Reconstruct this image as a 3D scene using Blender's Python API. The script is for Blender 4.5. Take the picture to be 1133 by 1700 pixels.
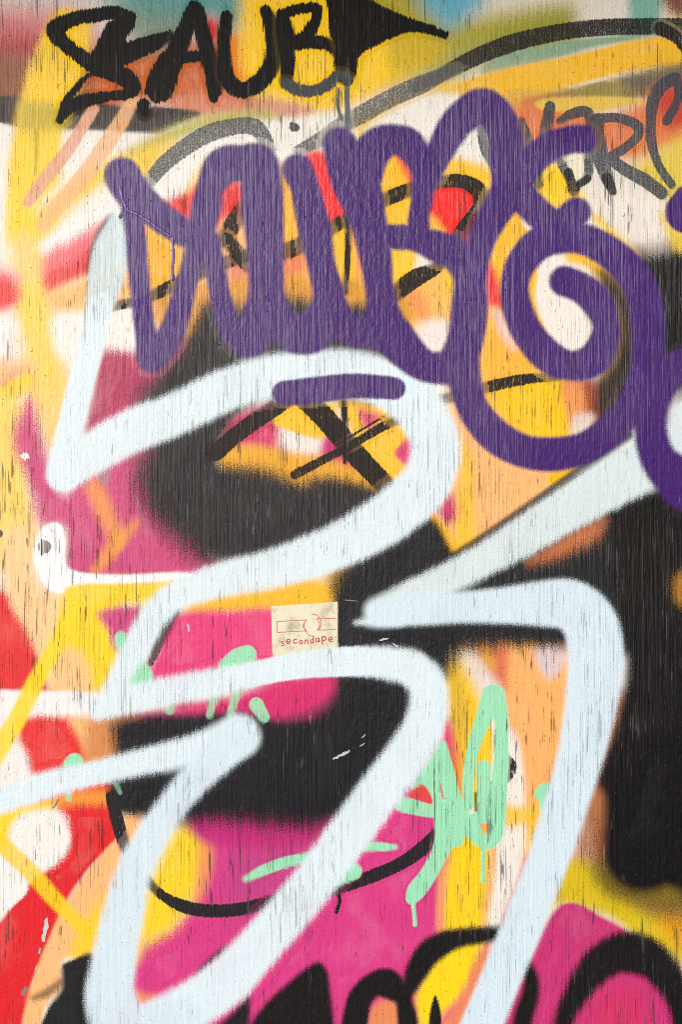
import bpy, math, random
import numpy as np

scene = bpy.context.scene
for o in list(bpy.data.objects):
    bpy.data.objects.remove(o)

# ---------------------------------------------------------------- frame of reference
# the wall is the plane y = 0; wall drawings are laid out on it in millimetre-like units
# (u to the right, v downwards), 1 unit = 0.9 mm on the wall
S = 0.0009
ZC = 1.25
U0, V0 = 566.5, 850.0
def wx(u): return (u - U0) * S
def wz(v): return ZC + (V0 - v) * S

# ---------------------------------------------------------------- camera
cam_d = bpy.data.cameras.new('camera')
cam = bpy.data.objects.new('camera', cam_d)
scene.collection.objects.link(cam)
cam_d.sensor_fit = 'VERTICAL'
cam_d.sensor_height = 36.0
cam_d.lens = 50.0
DIST = 1700 * S * 50.0 / 36.0
cam.location = (0.0, -DIST, ZC)
cam.rotation_euler = (math.radians(90), 0, 0)
cam_d.clip_end = 2000
scene.camera = cam

# ---------------------------------------------------------------- sky, sun, exposure
SUN_EL, SUN_AZ = math.radians(15), math.radians(25)     # azimuth: left of straight behind the camera
world = bpy.data.worlds.new('World')
scene.world = world
world.use_nodes = True
wn = world.node_tree.nodes
wl = world.node_tree.links
bg = wn['Background']
sky = wn.new('ShaderNodeTexSky')
sky.sky_type = 'NISHITA'
sky.sun_disc = False
sky.sun_elevation = SUN_EL
sky.sun_rotation = math.pi + SUN_AZ
sky.air_density = 1.0
sky.dust_density = 1.0
sky.ozone_density = 1.0
wl.new(sky.outputs[0], bg.inputs[0])
bg.inputs[1].default_value = 0.08
sun_d = bpy.data.lights.new('sun', 'SUN')
sun_d.energy = 1.5
sun_d.angle = math.radians(28)
sun_d.color = (1.0, 0.995, 0.99)
sun = bpy.data.objects.new('sun', sun_d)
scene.collection.objects.link(sun)
sx = -math.sin(SUN_AZ) * math.cos(SUN_EL)
sy = -math.cos(SUN_AZ) * math.cos(SUN_EL)
sz = math.sin(SUN_EL)
from mathutils import Vector
sun.rotation_euler = Vector((sx, sy, sz)).to_track_quat('Z', 'Y').to_euler()
sun.location = (sx * 6, sy * 6, sz * 6)
scene.view_settings.view_transform = 'Standard'
scene.view_settings.look = 'None'
scene.view_settings.gamma = 1.0
scene.view_settings.exposure = 0.76
scene.render.engine = 'CYCLES'
scene.cycles.max_bounces = 2
scene.cycles.diffuse_bounces = 1
scene.cycles.glossy_bounces = 1
scene.cycles.use_denoising = False
scene.cycles.filter_width = 1.0

# ---------------------------------------------------------------- materials
def lin(c):
    out = []
    for v in c:
        v = v / 255.0
        out.append(v / 12.92 if v <= 0.04045 else ((v + 0.055) / 1.055) ** 2.4)
    return out

def math_node(nt, op, a, b=None, c=None, clamp=False):
    n = nt.nodes.new('ShaderNodeMath')
    n.operation = op
    n.use_clamp = clamp
    for i, v in enumerate((a, b, c)):
        if v is None:
            continue
        if isinstance(v, (int, float)):
            n.inputs[i].default_value = v
        else:
            nt.links.new(v, n.inputs[i])
    return n.outputs[0]

def step_node(nt, val, lo, hi, smooth=True, to0=0.0, to1=1.0):
    n = nt.nodes.new('ShaderNodeMapRange')
    n.interpolation_type = 'SMOOTHSTEP' if smooth else 'LINEAR'
    n.clamp = True
    nt.links.new(val, n.inputs[0])
    n.inputs[1].default_value = lo
    n.inputs[2].default_value = hi
    n.inputs[3].default_value = to0
    n.inputs[4].default_value = to1
    return n.outputs[0]

def scaled(nt, pos, s, off=(0, 0, 0)):
    n = nt.nodes.new('ShaderNodeVectorMath')
    n.operation = 'MULTIPLY_ADD'
    nt.links.new(pos, n.inputs[0])
    n.inputs[1].default_value = s
    n.inputs[2].default_value = off
    return n.outputs[0]

def noise(nt, vec, scale=1.0, detail=2.0, rough=0.5, dims='2D'):
    # pattern lies in the wall plane (x, z): swizzle to x, y first
    n = nt.nodes.new('ShaderNodeTexNoise')
    n.noise_dimensions = dims
    n.inputs['Scale'].default_value = scale
    n.inputs['Detail'].default_value = detail
    n.inputs['Roughness'].default_value = rough
    nt.links.new(vec, n.inputs['Vector'])
    return n.outputs['Fac']

def voronoi(nt, vec, rnd=1.0):
    n = nt.nodes.new('ShaderNodeTexVoronoi')
    n.voronoi_dimensions = '2D'
    n.inputs['Scale'].default_value = 1.0
    n.inputs['Randomness'].default_value = rnd
    nt.links.new(vec, n.inputs['Vector'])
    return n.outputs['Distance'], n.outputs['Color']

def make_relief():
    """weathered plywood: vertical grain ridges, checks, pits; shared by every coat of paint on it"""
    g = bpy.data.node_groups.new('plywood_relief', 'ShaderNodeTree')
    for nm in ('Height', 'Check', 'Grain', 'Dust', 'Vec'):
        g.interface.new_socket(nm, in_out='OUTPUT',
                               socket_type='NodeSocketVector' if nm == 'Vec' else 'NodeSocketFloat')
    out = g.nodes.new('NodeGroupOutput')
    geo = g.nodes.new('ShaderNodeNewGeometry')
    sep = g.nodes.new('ShaderNodeSeparateXYZ')
    g.links.new(geo.outputs['Position'], sep.inputs[0])
    com = g.nodes.new('ShaderNodeCombineXYZ')
    g.links.new(sep.outputs['X'], com.inputs[0])
    g.links.new(sep.outputs['Z'], com.inputs[1])
    p = com.outputs[0]
    # the grain wanders a little
    wob = noise(g, scaled(g, p, (9, 4, 0)), 1, 2)
    wob = math_node(g, 'MULTIPLY_ADD', wob, 0.006, -0.003)
    com2 = g.nodes.new('ShaderNodeCombineXYZ')
    g.links.new(math_node(g, 'ADD', sep.outputs['X'], wob), com2.inputs[0])
    g.links.new(sep.outputs['Z'], com2.inputs[1])
    q = com2.outputs[0]
    # grain: long wandering fibre ridges; some of the valleys between them have opened into checks
    ridge = noise(g, scaled(g, q, (215, 4.5, 0)), 1, 3, 0.70)
    rough_area = noise(g, scaled(g, p, (6, 3.5, 0), (3.1, 7.7, 0)), 1, 2)
    patch = step_node(g, rough_area, 0.36, 0.64)
    fib = noise(g, scaled(g, q, (165, 3.2, 0), (11, 5, 0)), 1, 1.5, 0.6)
    line = math_node(g, 'ABSOLUTE', math_node(g, 'SUBTRACT', fib, 0.5))
    opened = noise(g, scaled(g, q, (90, 19, 0), (2, 8, 0)), 1, 3, 0.68)
    opened = math_node(g, 'MULTIPLY_ADD', patch, 0.17, opened)
    width = step_node(g, opened, 0.57, 0.86, to1=0.050)
    chk = math_node(g, 'SUBTRACT', 1.0, math_node(g, 'DIVIDE', line, math_node(g, 'ADD', width, 0.0004)), clamp=True)
    chk = step_node(g, chk, 0.1, 0.9)
    d3, c3 = voronoi(g, scaled(g, p, (95, 80, 0), (2, 9, 0)))
    s3 = g.nodes.new('ShaderNodeSeparateColor'); g.links.new(c3, s3.inputs[0])
    w3 = math_node(g, 'MULTIPLY', step_node(g, s3.outputs[0], 0.78, 0.99), 0.13)
    k3 = math_node(g, 'SUBTRACT', 1.0, math_node(g, 'DIVIDE', d3, math_node(g, 'ADD', w3, 0.0005)), clamp=True)
    chk = math_node(g, 'MAXIMUM', chk, step_node(g, k3, 0.1, 0.7, to1=0.8))
    # paint build-up: lumpy skin in places where the coats are thick
    peel = noise(g, scaled(g, p, (130, 75, 0)), 1, 2, 0.55)
    lump = math_node(g, 'MULTIPLY', peel, step_node(g, rough_area, 0.56, 0.40))
    h = math_node(g, 'MULTIPLY_ADD', patch, 0.60, 0.40)
    h = math_node(g, 'MULTIPLY', ridge, h)
    h = math_node(g, 'MULTIPLY_ADD', lump, 0.42, h)
    h = math_node(g, 'MULTIPLY_ADD', chk, -0.45, h)
    dust = noise(g, scaled(g, p, (800, 800, 0)), 1, 2, 0.7)
    for nm, s in (('Height', h), ('Check', chk), ('Grain', ridge), ('Dust', dust), ('Vec', p)):
        g.links.new(s, out.inputs[nm])
    return g
RELIEF = make_relief()
ALB = 0.9

_mats = {}
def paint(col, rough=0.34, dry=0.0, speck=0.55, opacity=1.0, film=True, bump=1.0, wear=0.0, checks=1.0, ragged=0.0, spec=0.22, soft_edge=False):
    """a coat of paint that follows the plywood relief; towards its edge it thins out over the older coats"""
    key = (tuple(col), rough, dry, speck, opacity, film, bump, wear, checks, ragged, spec, soft_edge)
    if key in _mats:
        return _mats[key]
    m = bpy.data.materials.new('paint_%d_%d_%d' % tuple(col))
    m.use_nodes = True
    nt = m.node_tree
    nt.nodes.clear()
    out = nt.nodes.new('ShaderNodeOutputMaterial')
    bs = nt.nodes.new('ShaderNodeBsdfPrincipled')
    rl = nt.nodes.new('ShaderNodeGroup')
    rl.node_tree = RELIEF
    c = (*[v * ALB for v in lin(col)], 1)
    if film:
        at = nt.nodes.new('ShaderNodeAttribute')
        at.attribute_type = 'GEOMETRY'
        at.attribute_name = 'edge'
        un = nt.nodes.new('ShaderNodeAttribute')
        un.attribute_type = 'GEOMETRY'
        un.attribute_name = 'under'
        # spray dots: fine noise breaks up the fade
        e = math_node(nt, 'MULTIPLY_ADD', math_node(nt, 'SUBTRACT', rl.outputs['Dust'], 0.5), speck * 5.0, at.outputs['Fac'])
        e = math_node(nt, 'MULTIPLY_ADD', math_node(nt, 'SUBTRACT', rl.outputs['Grain'], 0.5), 1.2 if soft_edge else 0.5, e)
        k = max(0.2, 1.0 - speck * 0.75)
        a = step_node(nt, e, k, -k)
        if ragged > 0:
            rg = noise(nt, scaled(nt, rl.outputs['Vec'], (430, 26, 0), (4, 1, 0)), 1, 2, 0.6)
            e2 = math_node(nt, 'MULTIPLY_ADD', math_node(nt, 'SUBTRACT', rg, 0.5), ragged, e)
            a = step_node(nt, e2, 0.22, -0.22)
        if dry > 0:
            # a half-dry marker misses the hollows of the grain
            dn = noise(nt, scaled(nt, rl.outputs['Vec'], (520, 75, 0)), 1, 3, 0.72)
            lo = 0.24 + 0.16 * dry
            a = math_node(nt, 'MULTIPLY', a, step_node(nt, dn, lo - 0.05, lo + 0.07, to0=1 - min(0.92, dry * 1.1), to1=1.0))
        if film and dry == 0:
            # uneven passes of the can
            cl = noise(nt, scaled(nt, rl.outputs['Vec'], (16, 11, 0), (col[0] * 0.37, col[2] * 0.21, 0)), 1, 4, 0.62)
            a = math_node(nt, 'MULTIPLY', a, step_node(nt, cl, 0.30, 0.56, to0=1 - (0.06 if max(col) > 170 else 0.006), to1=1.0))
        if wear > 0:
            dn = noise(nt, scaled(nt, rl.outputs['Vec'], (420, 420, 0)), 1, 3, 0.7)
            a = math_node(nt, 'MULTIPLY', a, step_node(nt, dn, 0.33 + 0.2 * wear, 0.5 + 0.2 * wear, to0=1 - wear, to1=1.0))
        if opacity < 1:
            a = math_node(nt, 'MULTIPLY', a, opacity)
        cm = nt.nodes.new('ShaderNodeMix'); cm.data_type = 'RGBA'
        nt.links.new(a, cm.inputs['Factor'])
        nt.links.new(un.outputs['Color'], cm.inputs['A'])
        cm.inputs['B'].default_value = c
        colour = cm.outputs['Result']
    else:
        rgb = nt.nodes.new('ShaderNodeRGB'); rgb.outputs[0].default_value = c
        colour = rgb.outputs[0]
    # pigment density varies a little along the grain and in cloudy passes of the can
    tone = math_node(nt, 'MULTIPLY_ADD', rl.outputs['Grain'], 0.20, 0.90)
    mixt = nt.nodes.new('ShaderNodeVectorMath'); mixt.operation = 'SCALE'
    nt.links.new(colour, mixt.inputs[0])
    nt.links.new(tone, mixt.inputs['Scale'])
    # checks in the wood: dark slits through light paint, paler scuffed rims and painted-in glints on dark paint
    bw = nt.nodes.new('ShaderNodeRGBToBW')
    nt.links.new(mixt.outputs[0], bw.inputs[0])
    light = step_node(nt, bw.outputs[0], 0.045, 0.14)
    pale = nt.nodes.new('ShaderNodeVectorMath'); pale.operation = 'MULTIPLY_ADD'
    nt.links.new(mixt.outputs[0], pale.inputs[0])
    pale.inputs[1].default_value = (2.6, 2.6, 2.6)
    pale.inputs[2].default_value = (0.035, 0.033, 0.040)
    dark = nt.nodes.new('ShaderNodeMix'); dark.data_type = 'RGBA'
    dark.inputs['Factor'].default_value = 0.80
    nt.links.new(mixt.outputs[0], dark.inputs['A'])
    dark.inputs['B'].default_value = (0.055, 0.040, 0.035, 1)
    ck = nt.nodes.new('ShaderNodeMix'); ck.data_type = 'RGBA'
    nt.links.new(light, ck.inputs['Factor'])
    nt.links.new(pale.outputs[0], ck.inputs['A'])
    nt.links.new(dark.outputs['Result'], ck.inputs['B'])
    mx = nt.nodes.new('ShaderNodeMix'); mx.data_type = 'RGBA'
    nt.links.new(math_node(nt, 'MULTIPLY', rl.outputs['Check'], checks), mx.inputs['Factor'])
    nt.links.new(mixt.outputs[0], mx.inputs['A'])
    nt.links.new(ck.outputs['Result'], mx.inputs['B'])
    nt.links.new(mx.outputs['Result'], bs.inputs['Base Color'])
    bs.inputs['Roughness'].default_value = rough
    bs.inputs['Specular IOR Level'].default_value = spec
    bp = nt.nodes.new('ShaderNodeBump')
    bp.inputs['Strength'].default_value = BUMP * bump
    bp.inputs['Distance'].default_value = 0.0022
    nt.links.new(rl.outputs['Height'], bp.inputs['Height'])
    nt.links.new(bp.outputs[0], bs.inputs['Normal'])
    nt.links.new(bs.outputs[0], out.inputs[0])
    _mats[key] = m
    return m
BUMP = 0.62

# ---------------------------------------------------------------- mesh helpers
def link(o, parent=None):
    scene.collection.objects.link(o)
    if parent is not None:
        o.parent = parent
    return o

def box_mesh(name, x0, x1, y0, y1, z0, z1, bev=0.0):
    import bmesh
    bm = bmesh.new()
    bmesh.ops.create_cube(bm, size=1.0)
    for v in bm.verts:
        v.co = ((x0 + x1) / 2 + v.co.x * (x1 - x0), (y0 + y1) / 2 + v.co.y * (y1 - y0), (z0 + z1) / 2 + v.co.z * (z1 - z0))
    if bev:
        bmesh.ops.bevel(bm, geom=bm.edges[:], offset=bev, segments=2, affect='EDGES', profile=0.5)
    me = bpy.data.meshes.new(name)
    bm.to_mesh(me)
    bm.free()
    return me

def catmull(pts, closed, sub=7):
    P = np.array(pts, float)
    n = len(P)
    if n < 3:
        return P
    out = []
    rng = range(n) if closed else range(n - 1)
    for i in rng:
        p1, p2 = P[i], P[(i + 1) % n]
        p0 = P[(i - 1) % n] if closed or i > 0 else 2 * p1 - p2
        p3 = P[(i + 2) % n] if closed or i + 2 < n else 2 * p2 - p1
        for t in np.linspace(0, 1, sub, endpoint=False):
            out.append(0.5 * ((2 * p1) + (-p0 + p2) * t + (2 * p0 - 5 * p1 + 4 * p2 - p3) * t * t + (-p0 + 3 * p1 - 3 * p2 + p3) * t ** 3))
    if not closed:
        out.append(P[-1])
    return np.array(out)

TILES = {c: ((0, 370, 733)[i % 3], (0, 350, 700, 1000, 1300)[i // 3]) for i, c in enumerate('ABCDEFGHIJKLMNO')}
K = 1133 / 400.0
def T(c, pts):
    """points noted on an enlarged part of the wall drawing, brought back to wall units"""
    x0, y0 = TILES[c]
    return [(x0 + p[0] / K, y0 + p[1] / K) + tuple(v / K for v in p[2:3]) + tuple(p[3:]) for p in pts]

# running record of the colours already on the wall (linear), so that each new coat knows what it thins out over
CS = 2.0
CU = np.arange(-760, 1901, CS); CV = np.arange(-420, 2061, CS)
CANVAS = np.empty((len(CV), len(CU), 3), np.float32)
CANVAS[:] = [v * ALB for v in lin((236, 231, 226))]

def bilinear(A, fu, fv):
    fu = np.clip(fu, 0, A.shape[1] - 1.001); fv = np.clip(fv, 0, A.shape[0] - 1.001)
    i = fu.astype(int); j = fv.astype(int); a = fu - i; b = fv - j
    if A.ndim == 3:
        a = a[..., None]; b = b[..., None]
    return (A[j, i] * (1 - a) + A[j, i + 1] * a) * (1 - b) + (A[j + 1, i] * (1 - a) + A[j + 1, i + 1] * a) * b

def lay_on_canvas(us, vs, E, col, amount):
    i0, i1 = np.searchsorted(CU, us[0]), np.searchsorted(CU, us[-1])
    j0, j1 = np.searchsorted(CV, vs[0]), np.searchsorted(CV, vs[-1])
    if i1 <= i0 or j1 <= j0:
        return
    st = us[1] - us[0]
    G = bilinear(E, *np.meshgrid((CU[i0:i1] - us[0]) / st, (CV[j0:j1] - vs[0]) / st))
    t = np.clip((1 - G) / 2, 0, 1)
    al = (t * t * (3 - 2 * t) * amount)[..., None]
    c = np.array([v * ALB for v in lin(col)])
    CANVAS[j0:j1, i0:i1] = CANVAS[j0:j1, i0:i1] * (1 - al) + c * al

def grid_mesh(name, us, vs, e, y, keep):
    """mesh of the cells that carry paint, with the edge field as an attribute"""
    nv, nu = e.shape
    cell = (keep[:-1, :-1] | keep[1:, :-1] | keep[:-1, 1:] | keep[1:, 1:])
    J, I = np.nonzero(cell)
    if len(J) == 0:
        return None
    idx = np.stack([J * nu + I, (J + 1) * nu + I, (J + 1) * nu + I + 1, J * nu + I + 1], 1)
    used, inv = np.unique(idx.ravel(), return_inverse=True)
    faces = inv.reshape(-1, 4)
    X = (us[used % nu] - U0) * S
    Z = ZC + (V0 - vs[used // nu]) * S
    cx, cz = float((X.min() + X.max()) / 2), float((Z.min() + Z.max()) / 2)
    co = np.stack([X - cx, np.zeros_like(X), Z - cz], 1).astype(np.float32)
    me = bpy.data.meshes.new(name)
    me.vertices.add(len(co)); me.vertices.foreach_set('co', co.ravel())
    nf = len(faces)
    me.loops.add(nf * 4); me.loops.foreach_set('vertex_index', faces.ravel().astype(np.int32))
    me.polygons.add(nf); me.polygons.foreach_set('loop_start', np.arange(0, nf * 4, 4, dtype=np.int32))
    me.update(calc_edges=True)
    at = me.attributes.new('edge', 'FLOAT', 'POINT')
    at.data.foreach_set('value', e.ravel()[used].astype(np.float32))
    under = bilinear(CANVAS, (us[used % nu] - CU[0]) / CS, (vs[used // nu] - CV[0]) / CS)
    uc = me.attributes.new('under', 'FLOAT_COLOR', 'POINT')
    uc.data.foreach_set('color', np.concatenate([under, np.ones((len(under), 1))], 1).astype(np.float32).ravel())
    me.validate()
    return me, (cx, y, cz)

DZ = 0.00001
LEVEL = np.zeros((len(CV), len(CU)), np.int16)     # how many coats lie at each spot
WALL = None
def level_y(us, vs, keep):
    i0, i1 = max(0, np.searchsorted(CU, us[0]) - 1), np.searchsorted(CU, us[-1]) + 1
    j0, j1 = max(0, np.searchsorted(CV, vs[0]) - 1), np.searchsorted(CV, vs[-1]) + 1
    if i1 <= i0 or j1 <= j0:
        return -0.0002
    st = us[1] - us[0]
    fu = np.clip((CU[i0:i1] - us[0]) / st, 0, len(us) - 1.001); fv = np.clip((CV[j0:j1] - vs[0]) / st, 0, len(vs) - 1.001)
    I, J = np.meshgrid(fu.astype(int), fv.astype(int))
    m = keep[J, I] | keep[J + 1, I] | keep[J, I + 1] | keep[J + 1, I + 1]
    sub = LEVEL[j0:j1, i0:i1]
    lv = int(sub[m].max()) + 1 if m.any() else 1
    sub[m] = lv
    return -0.0002 - lv * DZ

def field(strokes, polys, soft, step, closed_smooth=True):
    """signed edge field of a union of brush strokes (u,v,r) and filled outlines (u,v)"""
    segs, allp = [], []
    ms = soft
    for s in strokes:
        s = [tuple(p) + (soft,) * (4 - len(p)) for p in s]
        c = catmull(s, False)
        ms = max(ms, c[:, 3].max())
        segs.append(c)
        allp.append(np.concatenate([c[:, :2] - c[:, 2:3], c[:, :2] + c[:, 2:3]]))
    pl = []
    for s in polys:
        s = [tuple(p) + (soft,) * (3 - len(p)) for p in s]
        c = catmull(s, True, 5) if closed_smooth else np.array(s, float)
        ms = max(ms, c[:, 2].max())
        pl.append(c)
        allp.append(c[:, :2])
    ap = np.concatenate(allp)
    pad = ms * 1.4 + step
    u0, v0 = ap.min(0) - pad
    u1, v1 = ap.max(0) + pad
    us = np.arange(math.floor(u0 / step), math.ceil(u1 / step) + 1) * float(step)
    vs = np.arange(math.floor(v0 / step), math.ceil(v1 / step) + 1) * float(step)
    E = np.full((len(vs), len(us)), 1.6)
    def seg_pass(a, b, ra, rb, sa, sb, target, signless):
        R = max(ra, rb) + max(sa, sb) * 1.5 + step
        i0 = max(0, np.searchsorted(us, min(a[0], b[0]) - R)); i1 = np.searchsorted(us, max(a[0], b[0]) + R)
        j0 = max(0, np.searchsorted(vs, min(a[1], b[1]) - R)); j1 = np.searchsorted(vs, max(a[1], b[1]) + R)
        if i1 <= i0 or j1 <= j0:
            return
        Ug, Vg = np.meshgrid(us[i0:i1], vs[j0:j1])
        d = b - a
        L = max(1e-9, float(d @ d))
        t = np.clip(((Ug - a[0]) * d[0] + (Vg - a[1]) * d[1]) / L, 0, 1)
        dist = np.hypot(Ug - a[0] - t * d[0], Vg - a[1] - t * d[1]) - (ra + (rb - ra) * t)
        ee = dist / (sa + (sb - sa) * t)
        target[j0:j1, i0:i1] = np.minimum(target[j0:j1, i0:i1], ee)
    for c in segs:
        for k in range(len(c) - 1):
            seg_pass(c[k, :2], c[k + 1, :2], c[k, 2], c[k + 1, 2], c[k, 3], c[k + 1, 3], E, False)
    for c in pl:
        D = np.full(E.shape, 1.6)
        n = len(c)
        inside = np.zeros(E.shape, bool)
        for k in range(n):
            a, b = c[k], c[(k + 1) % n]
            seg_pass(a[:2], b[:2], 0, 0, a[2], b[2], D, True)
            if a[1] != b[1]:
                lo, hi = min(a[1], b[1]), max(a[1], b[1])
                rows = np.nonzero((vs > lo) & (vs <= hi))[0]
                if len(rows):
                    xc = a[0] + (vs[rows] - a[1]) * (b[0] - a[0]) / (b[1] - a[1])
                    inside[rows] ^= us[None, :] < xc[:, None]
        E = np.minimum(E, np.where(inside, -D, D))
    return us, vs, np.clip(E, -1.6, 1.6)

def coat(name, col, strokes=(), polys=(), soft=6.0, parent=None, label=None, step=None, y=None, smooth=True, **kw):
    """one coat of paint on the wall = one part"""
    if step is None:
        step = 3 if soft < 9 else (4 if soft < 16 else 6)
    us, vs, E = field(strokes, polys, soft, step, smooth)
    keep = E < 1.35
    r = grid_mesh(name, us, vs, E, level_y(us, vs, keep) if y is None else y, keep)
    if r is None:
        return None
    me, loc = r
    lay_on_canvas(us, vs, E, col, kw.get('opacity', 1.0) * (1 - 0.35 * kw.get('dry', 0)) * (1 - 0.5 * kw.get('wear', 0)))
    if max(col) < 60:
        kw.setdefault('spec', 0.19)
    if soft > 9:
        kw.setdefault('speck', 0.85)
    me.materials.append(paint(col, soft_edge=soft > 9, **kw))
    o = bpy.data.objects.new(name, me)
    o.location = loc
    link(o, parent if parent is not None else WALL)
    if label:
        o['label'] = label
    return o

def part(name, label):
    e = bpy.data.objects.new(name, None)
    e.empty_display_size = 0.05
    link(e, WALL)
    e['label'] = label
    return e

# ---------------------------------------------------------------- the setting
def make_pavement():
    me = bpy.data.meshes.new('pavement')
    me.from_pydata([(-60, -60, 0), (60, -60, 0), (60, 60, 0), (-60, 60, 0)], [], [(0, 1, 2, 3)])
    m = bpy.data.materials.new('concrete')
    m.use_nodes = True
    nt = m.node_tree
    bs = nt.nodes['Principled BSDF']
    geo = nt.nodes.new('ShaderNodeNewGeometry')
    n = nt.nodes.new('ShaderNodeTexNoise'); n.inputs['Scale'].default_value = 14; n.inputs['Detail'].default_value = 8
    nt.links.new(geo.outputs['Position'], n.inputs['Vector'])
    r = nt.nodes.new('ShaderNodeValToRGB')
    r.color_ramp.elements[0].position = 0.3; r.color_ramp.elements[0].color = (0.16, 0.155, 0.15, 1)
    r.color_ramp.elements[1].position = 0.75; r.color_ramp.elements[1].color = (0.30, 0.29, 0.275, 1)
    nt.links.new(n.outputs['Fac'], r.inputs[0])
    nt.links.new(r.outputs[0], bs.inputs['Base Color'])
    bs.inputs['Roughness'].default_value = 0.85
    b = nt.nodes.new('ShaderNodeBump'); b.inputs['Strength'].default_value = 0.3; b.inputs['Distance'].default_value = 0.01
    nt.links.new(n.outputs['Fac'], b.inputs['Height']); nt.links.new(b.outputs[0], bs.inputs['Normal'])
    me.materials.append(m)
    o = link(bpy.data.objects.new('pavement', me))
    o['kind'] = 'structure'
make_pavement()

WALL = bpy.data.objects.new('plywood_wall', None)
scene.collection.objects.link(WALL)
WALL['label'] = 'weathered plywood wall covered in layered spray paint graffiti'
WALL['category'] = 'wall'; WALL['kind'] = 'thing'
base_mat = paint((236, 231, 226), film=False, rough=0.5)
PW = 1.22
for i in range(-1, 2):
    me = box_mesh('plywood_panel', i * PW - PW / 2 + 0.0015, i * PW + PW / 2 - 0.0015, 0.0, 0.018, 0.02, 2.46, 0.0012)
    me.materials.append(base_mat)
    link(bpy.data.objects.new('plywood_panel', me), WALL)
for x in (-1.7, -0.6, 0.62, 1.72):
    me = box_mesh('post', x - 0.045, x + 0.045, 0.0182, 0.108, 0.0, 2.40, 0.003)
    me.materials.append(paint((140, 110, 80), film=False, rough=0.8))
    link(bpy.data.objects.new('post', me), WALL)
me = box_mesh('added_shade_board', -1.86, 1.86, -1.30, 0.10, 2.475, 2.515, 0.004)  # board added above the view only to shade the upper wall
me.materials.append(paint((120, 104, 88), film=False, rough=0.8))
link(bpy.data.objects.new('added_shade_board', me), WALL)

# ================================================================ the graffiti, oldest coat first
YEL = (250, 204, 22); GOLD = (248, 190, 45); PEACH = (249, 184, 112); PALE_PEACH = (252, 208, 150)
PINK = (222, 62, 128); MAG = (208, 52, 128); RED = (232, 42, 44); SALMON = (226, 120, 84)
BLACK = (16, 14, 18); BROWNBLACK = (44, 33, 28); WHITE = (240, 238, 238)
PURPLE = (62, 20, 108); PALEBLUE = (222, 237, 247); MINT = (156, 226, 186); CHAR = (62, 66, 74)

def P(name, col, pts, soft=14, label=None, **kw):
    if soft >= 6:
        soft *= 1.7
        pts = [tuple(q[:2]) + tuple(1.7 * w for w in q[2:]) for q in pts]
    return coat(name + '_paint_patch', col, polys=[pts], soft=soft, label=label, **kw)
def L(name, col, pts, soft=6, label=None, **kw):
    return coat(name + '_paint_stroke', col, strokes=[pts], soft=soft, label=label, **kw)

# ---- colour fields beyond the picture edges, so the painting goes on along the wall
P('yellow', GOLD, [(-560, 300), (-300, 250), (-60, 420), (-80, 800), (-320, 900), (-540, 700)], 40)
P('pink', PINK, [(-620, 900), (-250, 850), (-40, 1000), (-60, 1350), (-300, 1500), (-600, 1400)], 40)
P('black', BLACK, [(-700, 1480), (-300, 1420), (-60, 1560), (-50, 1900), (-600, 1950)], 30)
P('teal', (90, 150, 165), [(-600, -300), (-200, -350), (60, -120), (300, -300), (700, -260), (900, -60), (500, -25), (0, -20), (-400, 60)], 40)
P('black', BLACK, [(1150, 420), (1400, 380), (1650, 700), (1600, 1200), (1300, 1500), (1140, 1400)], 40)
P('yellow', YEL, [(1180, -200), (1600, -250), (1800, 100), (1500, 350), (1160, 330)], 40)
P('pink', MAG, [(1180, 1500), (1600, 1350), (1750, 1750), (1200, 1950)], 40)
P('peach', PEACH, [(200, 1760), (700, 1740), (1000, 1780), (1000, 2000), (200, 2000)], 30)

# ---- top band
P('pink', (206, 120, 128), [(-40, 22), (60, 10), (150, 30), (160, 110), (40, 110), (-40, 105)], 22)
P('red', (176, 62, 66), [(-40, 62), (30, 55), (80, 66), (90, 100), (-40, 105)], 16)
P('brown', (136, 78, 50), [(-40, 98), (60, 92), (160, 100), (180, 190), (-40, 180)], 12)
P('orange', (200, 98, 44), [(150, 90), (250, 70), (330, 62), (420, 70), (425, 130), (400, 185), (350, 190), (250, 175), (160, 180)], 18)
P('teal', (84, 150, 150), [(185, -30), (430, -30), (425, 30), (390, 62), (340, 40), (285, 62), (225, 52)], 24)
P('grey', (112, 128, 108), [(215, 30), (300, 28), (300, 70), (240, 80)], 22, opacity=0.8)
P('red', (208, 40, 46), [(338, 30), (362, 34), (366, 62), (350, 72), (336, 60)], 9)
P('orange', (226, 104, 30), [(372, 60), (410, 66), (420, 110), (415, 145), (385, 140)], 12)
P('salmon', (212, 128, 100), [(290, 165), (400, 148), (500, 172), (560, 180), (470, 196), (380, 190), (300, 188)], 9)
P('black', (52, 42, 38), [(-40, 164), (60, 162), (200, 176), (270, 178), (335, 187), (300, 206), (250, 224), (180, 218), (60, 216), (-40, 217)], [4][0])
P('white', (238, 234, 230), [(-40, 218), (60, 216), (180, 219), (270, 226), (260, 262), (170, 300), (100, 340), (20, 420), (-40, 420)], 4)

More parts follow.
